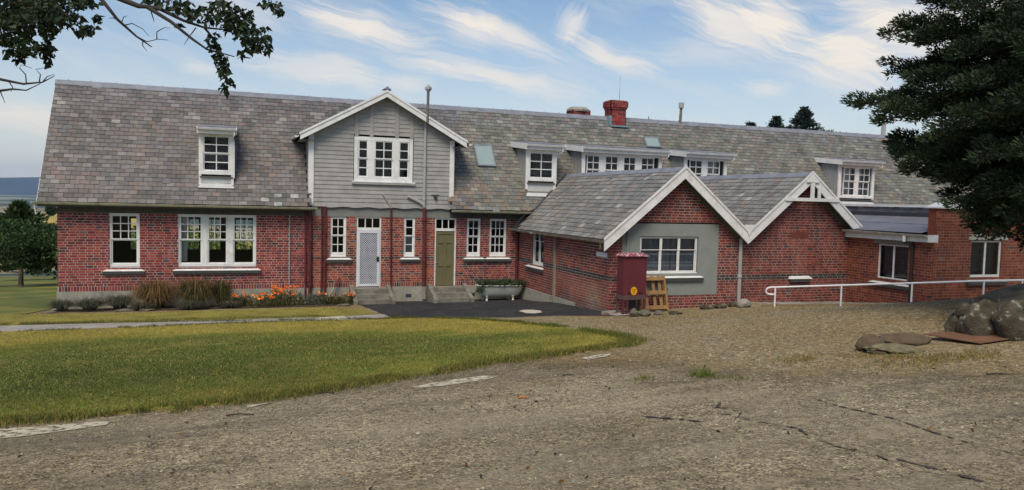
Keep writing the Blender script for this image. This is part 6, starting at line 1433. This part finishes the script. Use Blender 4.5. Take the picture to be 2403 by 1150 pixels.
LG = [(.03, .06, .018), (.04, .078, .022), (.022, .045, .016), (.055, .09, .024)]
lx, ly = G(49, 673); dl = (lx-CAM[0])*_f[0]+(ly-CAM[1])*_f[1]; sc_ = dl/FPX
clump_tree('shade_tree', lx, ly, 58*sc_, 120*sc_, 94*sc_, 46*sc_, 15000, LG, 'round-crowned green tree on the lawn left of the building', 'lawn trees', (4*sc_, 9*sc_), 5.5*sc_, seed=4)
l2 = G(101, 646); d2 = (l2[0]-CAM[0])*_f[0]+(l2[1]-CAM[1])*_f[1]; s2 = d2/FPX
clump_tree('shade_tree', l2[0]+2, l2[1], 50*s2, 95*s2, 76*s2, 40*s2, 8000, [(.05, .085, .03), (.035, .06, .022)], 'second lawn tree half hidden behind the round one', 'lawn trees', (4*s2, 9*s2), 4*s2, seed=8)
for i, (x_, y_, r_, lb) in enumerate(((2.2, 17, 3.2, 'pale green bush beyond the building seen through the single window'), (-1.5, 21, 3.0, 'pale green bush seen through the left light of the triple window'), (3.2, 24, 3.6, 'pale green bush seen through the middle of the triple window'))):
    clump_tree('rear_bush', x_, y_, .6, r_, 1.7, 1.5, 4200, [(.1, .16, .03), (.14, .2, .045), (.075, .12, .025)], lb, 'bushes behind the building', (.12, .3), .1, seed=20+i)
def conifer(x, y, z, ht, wd, label, group, n=5000, seed=1, size=.3, cols=None):
    r = random.Random(seed); o = thing('conifer', label, 'tree', (x, y, z), group); m = MB(); m.tube([(x, y, z-.3), (x, y, z+ht*.5), (x, y, z+ht)], [ht*.022, ht*.014, .02], 8); Ps, Ds, Cs = [], [], []; tiers = 60
    for i in range(tiers):
        t = .12+.875*(i/tiers)**.8; w = wd*min(1, 9*(1-t)**1.5)*r.uniform(.6, 1.15)+.02; nb = 6
        for j in range(nb):
            a = r.uniform(0, 6.28); q = Vector((x+math.cos(a)*w, y+math.sin(a)*w, z+ht*t+ht*.004)); branchtube(m, [Vector((x, y, z+ht*t-.01*ht)), q], ht*.005, .01, 5); k = n//(tiers*nb); tt = rng.uniform(.35, 1.05, k)
            Ps.append(np.c_[x+math.cos(a)*w*tt, y+math.sin(a)*w*tt, np.full(k, z+ht*t)+tt*.004*ht]+rng.normal(size=(k, 3))*(.012*wd+.006*ht)*np.array((1, 1, .5))); Ds.append(unit(np.array((math.cos(a), math.sin(a), .6))+rng.normal(size=(k, 3))*.5)); Cs.append(pal_cols(k, cols or NEED))
    m.build('trunk', M_bark, o); P = np.concatenate(Ps); V, F = sprays(P, np.concatenate(Ds), rng.uniform(.6, 1.3, len(P))*size, rng.uniform(.25, .5, len(P))*size, .4); link_mesh('crown', V, F, M_needle, o, None, np.concatenate(Cs)); return o
def conifer_px(u, vtip, depth, wpx, label, group, seed, ztop_only=None, **k):
    p = AT(u, vtip, depth); zg = h(p[0], p[1]); return conifer(p[0], p[1], zg, p[2]-zg, wpx*depth/FPX, label, group, seed=seed, **k)
NB_ = [(.03, .05, .045), (.04, .06, .05), (.022, .04, .035)]
conifer_px(1888, 252, 62, 88, 'taller conifer top showing above the roof ridge', 'conifers beyond the roof', 3, size=.26, n=16000, cols=NB_)
conifer_px(1822, 274, 66, 95, 'shorter bushy conifer top above the roof ridge', 'conifers beyond the roof', 5, size=.28, n=14000, cols=NB_)
conifer_px(1761, 290, 70, 45, 'small pointed tree tip just showing over the ridge', 'conifers beyond the roof', 6, size=.4, cols=NB_)
conifer_px(46, 480, 56, 60, 'feathery conifer rising behind the round lawn tree', 'lawn trees', 9, size=.5, cols=[(.035, .06, .02), (.05, .075, .025)])
for (u, v, s_, lb) in ((120, 486, 20, 'dark tree on the dry grass knoll by the house corner'), (70, 500, 12, 'low dark bush on the dry grass knoll')):
    p = AT(u, v+s_*.9, 395); o = thing('distant_tree', lb, 'tree', tuple(p), 'trees on the far knoll'); sc2 = 395/FPX; m = MB(); m.tube([tuple(p), (p[0], p[1], p[2]+s_*.8*sc2)], .3, 6); m.build('trunk', M_bark, o)
    n = 1400; q = rdir(n)*rng.uniform(.2, 1, (n, 1))**.5*np.array((s_*.55, s_*.55, s_*.6))*sc2; V, F = sprays(p+q+(0, 0, s_*.55*sc2), unit(q+rng.normal(size=(n, 3))), rng.uniform(.5, 1.1, n), rng.uniform(.3, .7, n)); link_mesh('crown', V, F, M_leaf, o, None, pal_cols(n, LG))
# ------------------------------------------------------------------ air of the distance
HAZE = True
if HAZE:
    m = MB(); m.box(-25000, 25000, -25000, 26000, -130, 620); hz_ = struct(m.build('haze', None or mk_mat('haze_air')), 'stuff')
    mt = bpy.data.materials['haze_air']; nt = mt.node_tree
    for n_ in list(nt.nodes):
        if n_.type != 'OUTPUT_MATERIAL': nt.nodes.remove(n_)
    vp = nt.nodes.new('ShaderNodeVolumePrincipled'); vp.inputs['Color'].default_value = (.5, .7, 1, 1); vp.inputs['Density'].default_value = 3.2e-5; vp.inputs['Anisotropy'].default_value = .2
    nt.links.new(vp.outputs[0], [x for x in nt.nodes if x.type == 'OUTPUT_MATERIAL'][0].inputs['Volume'])
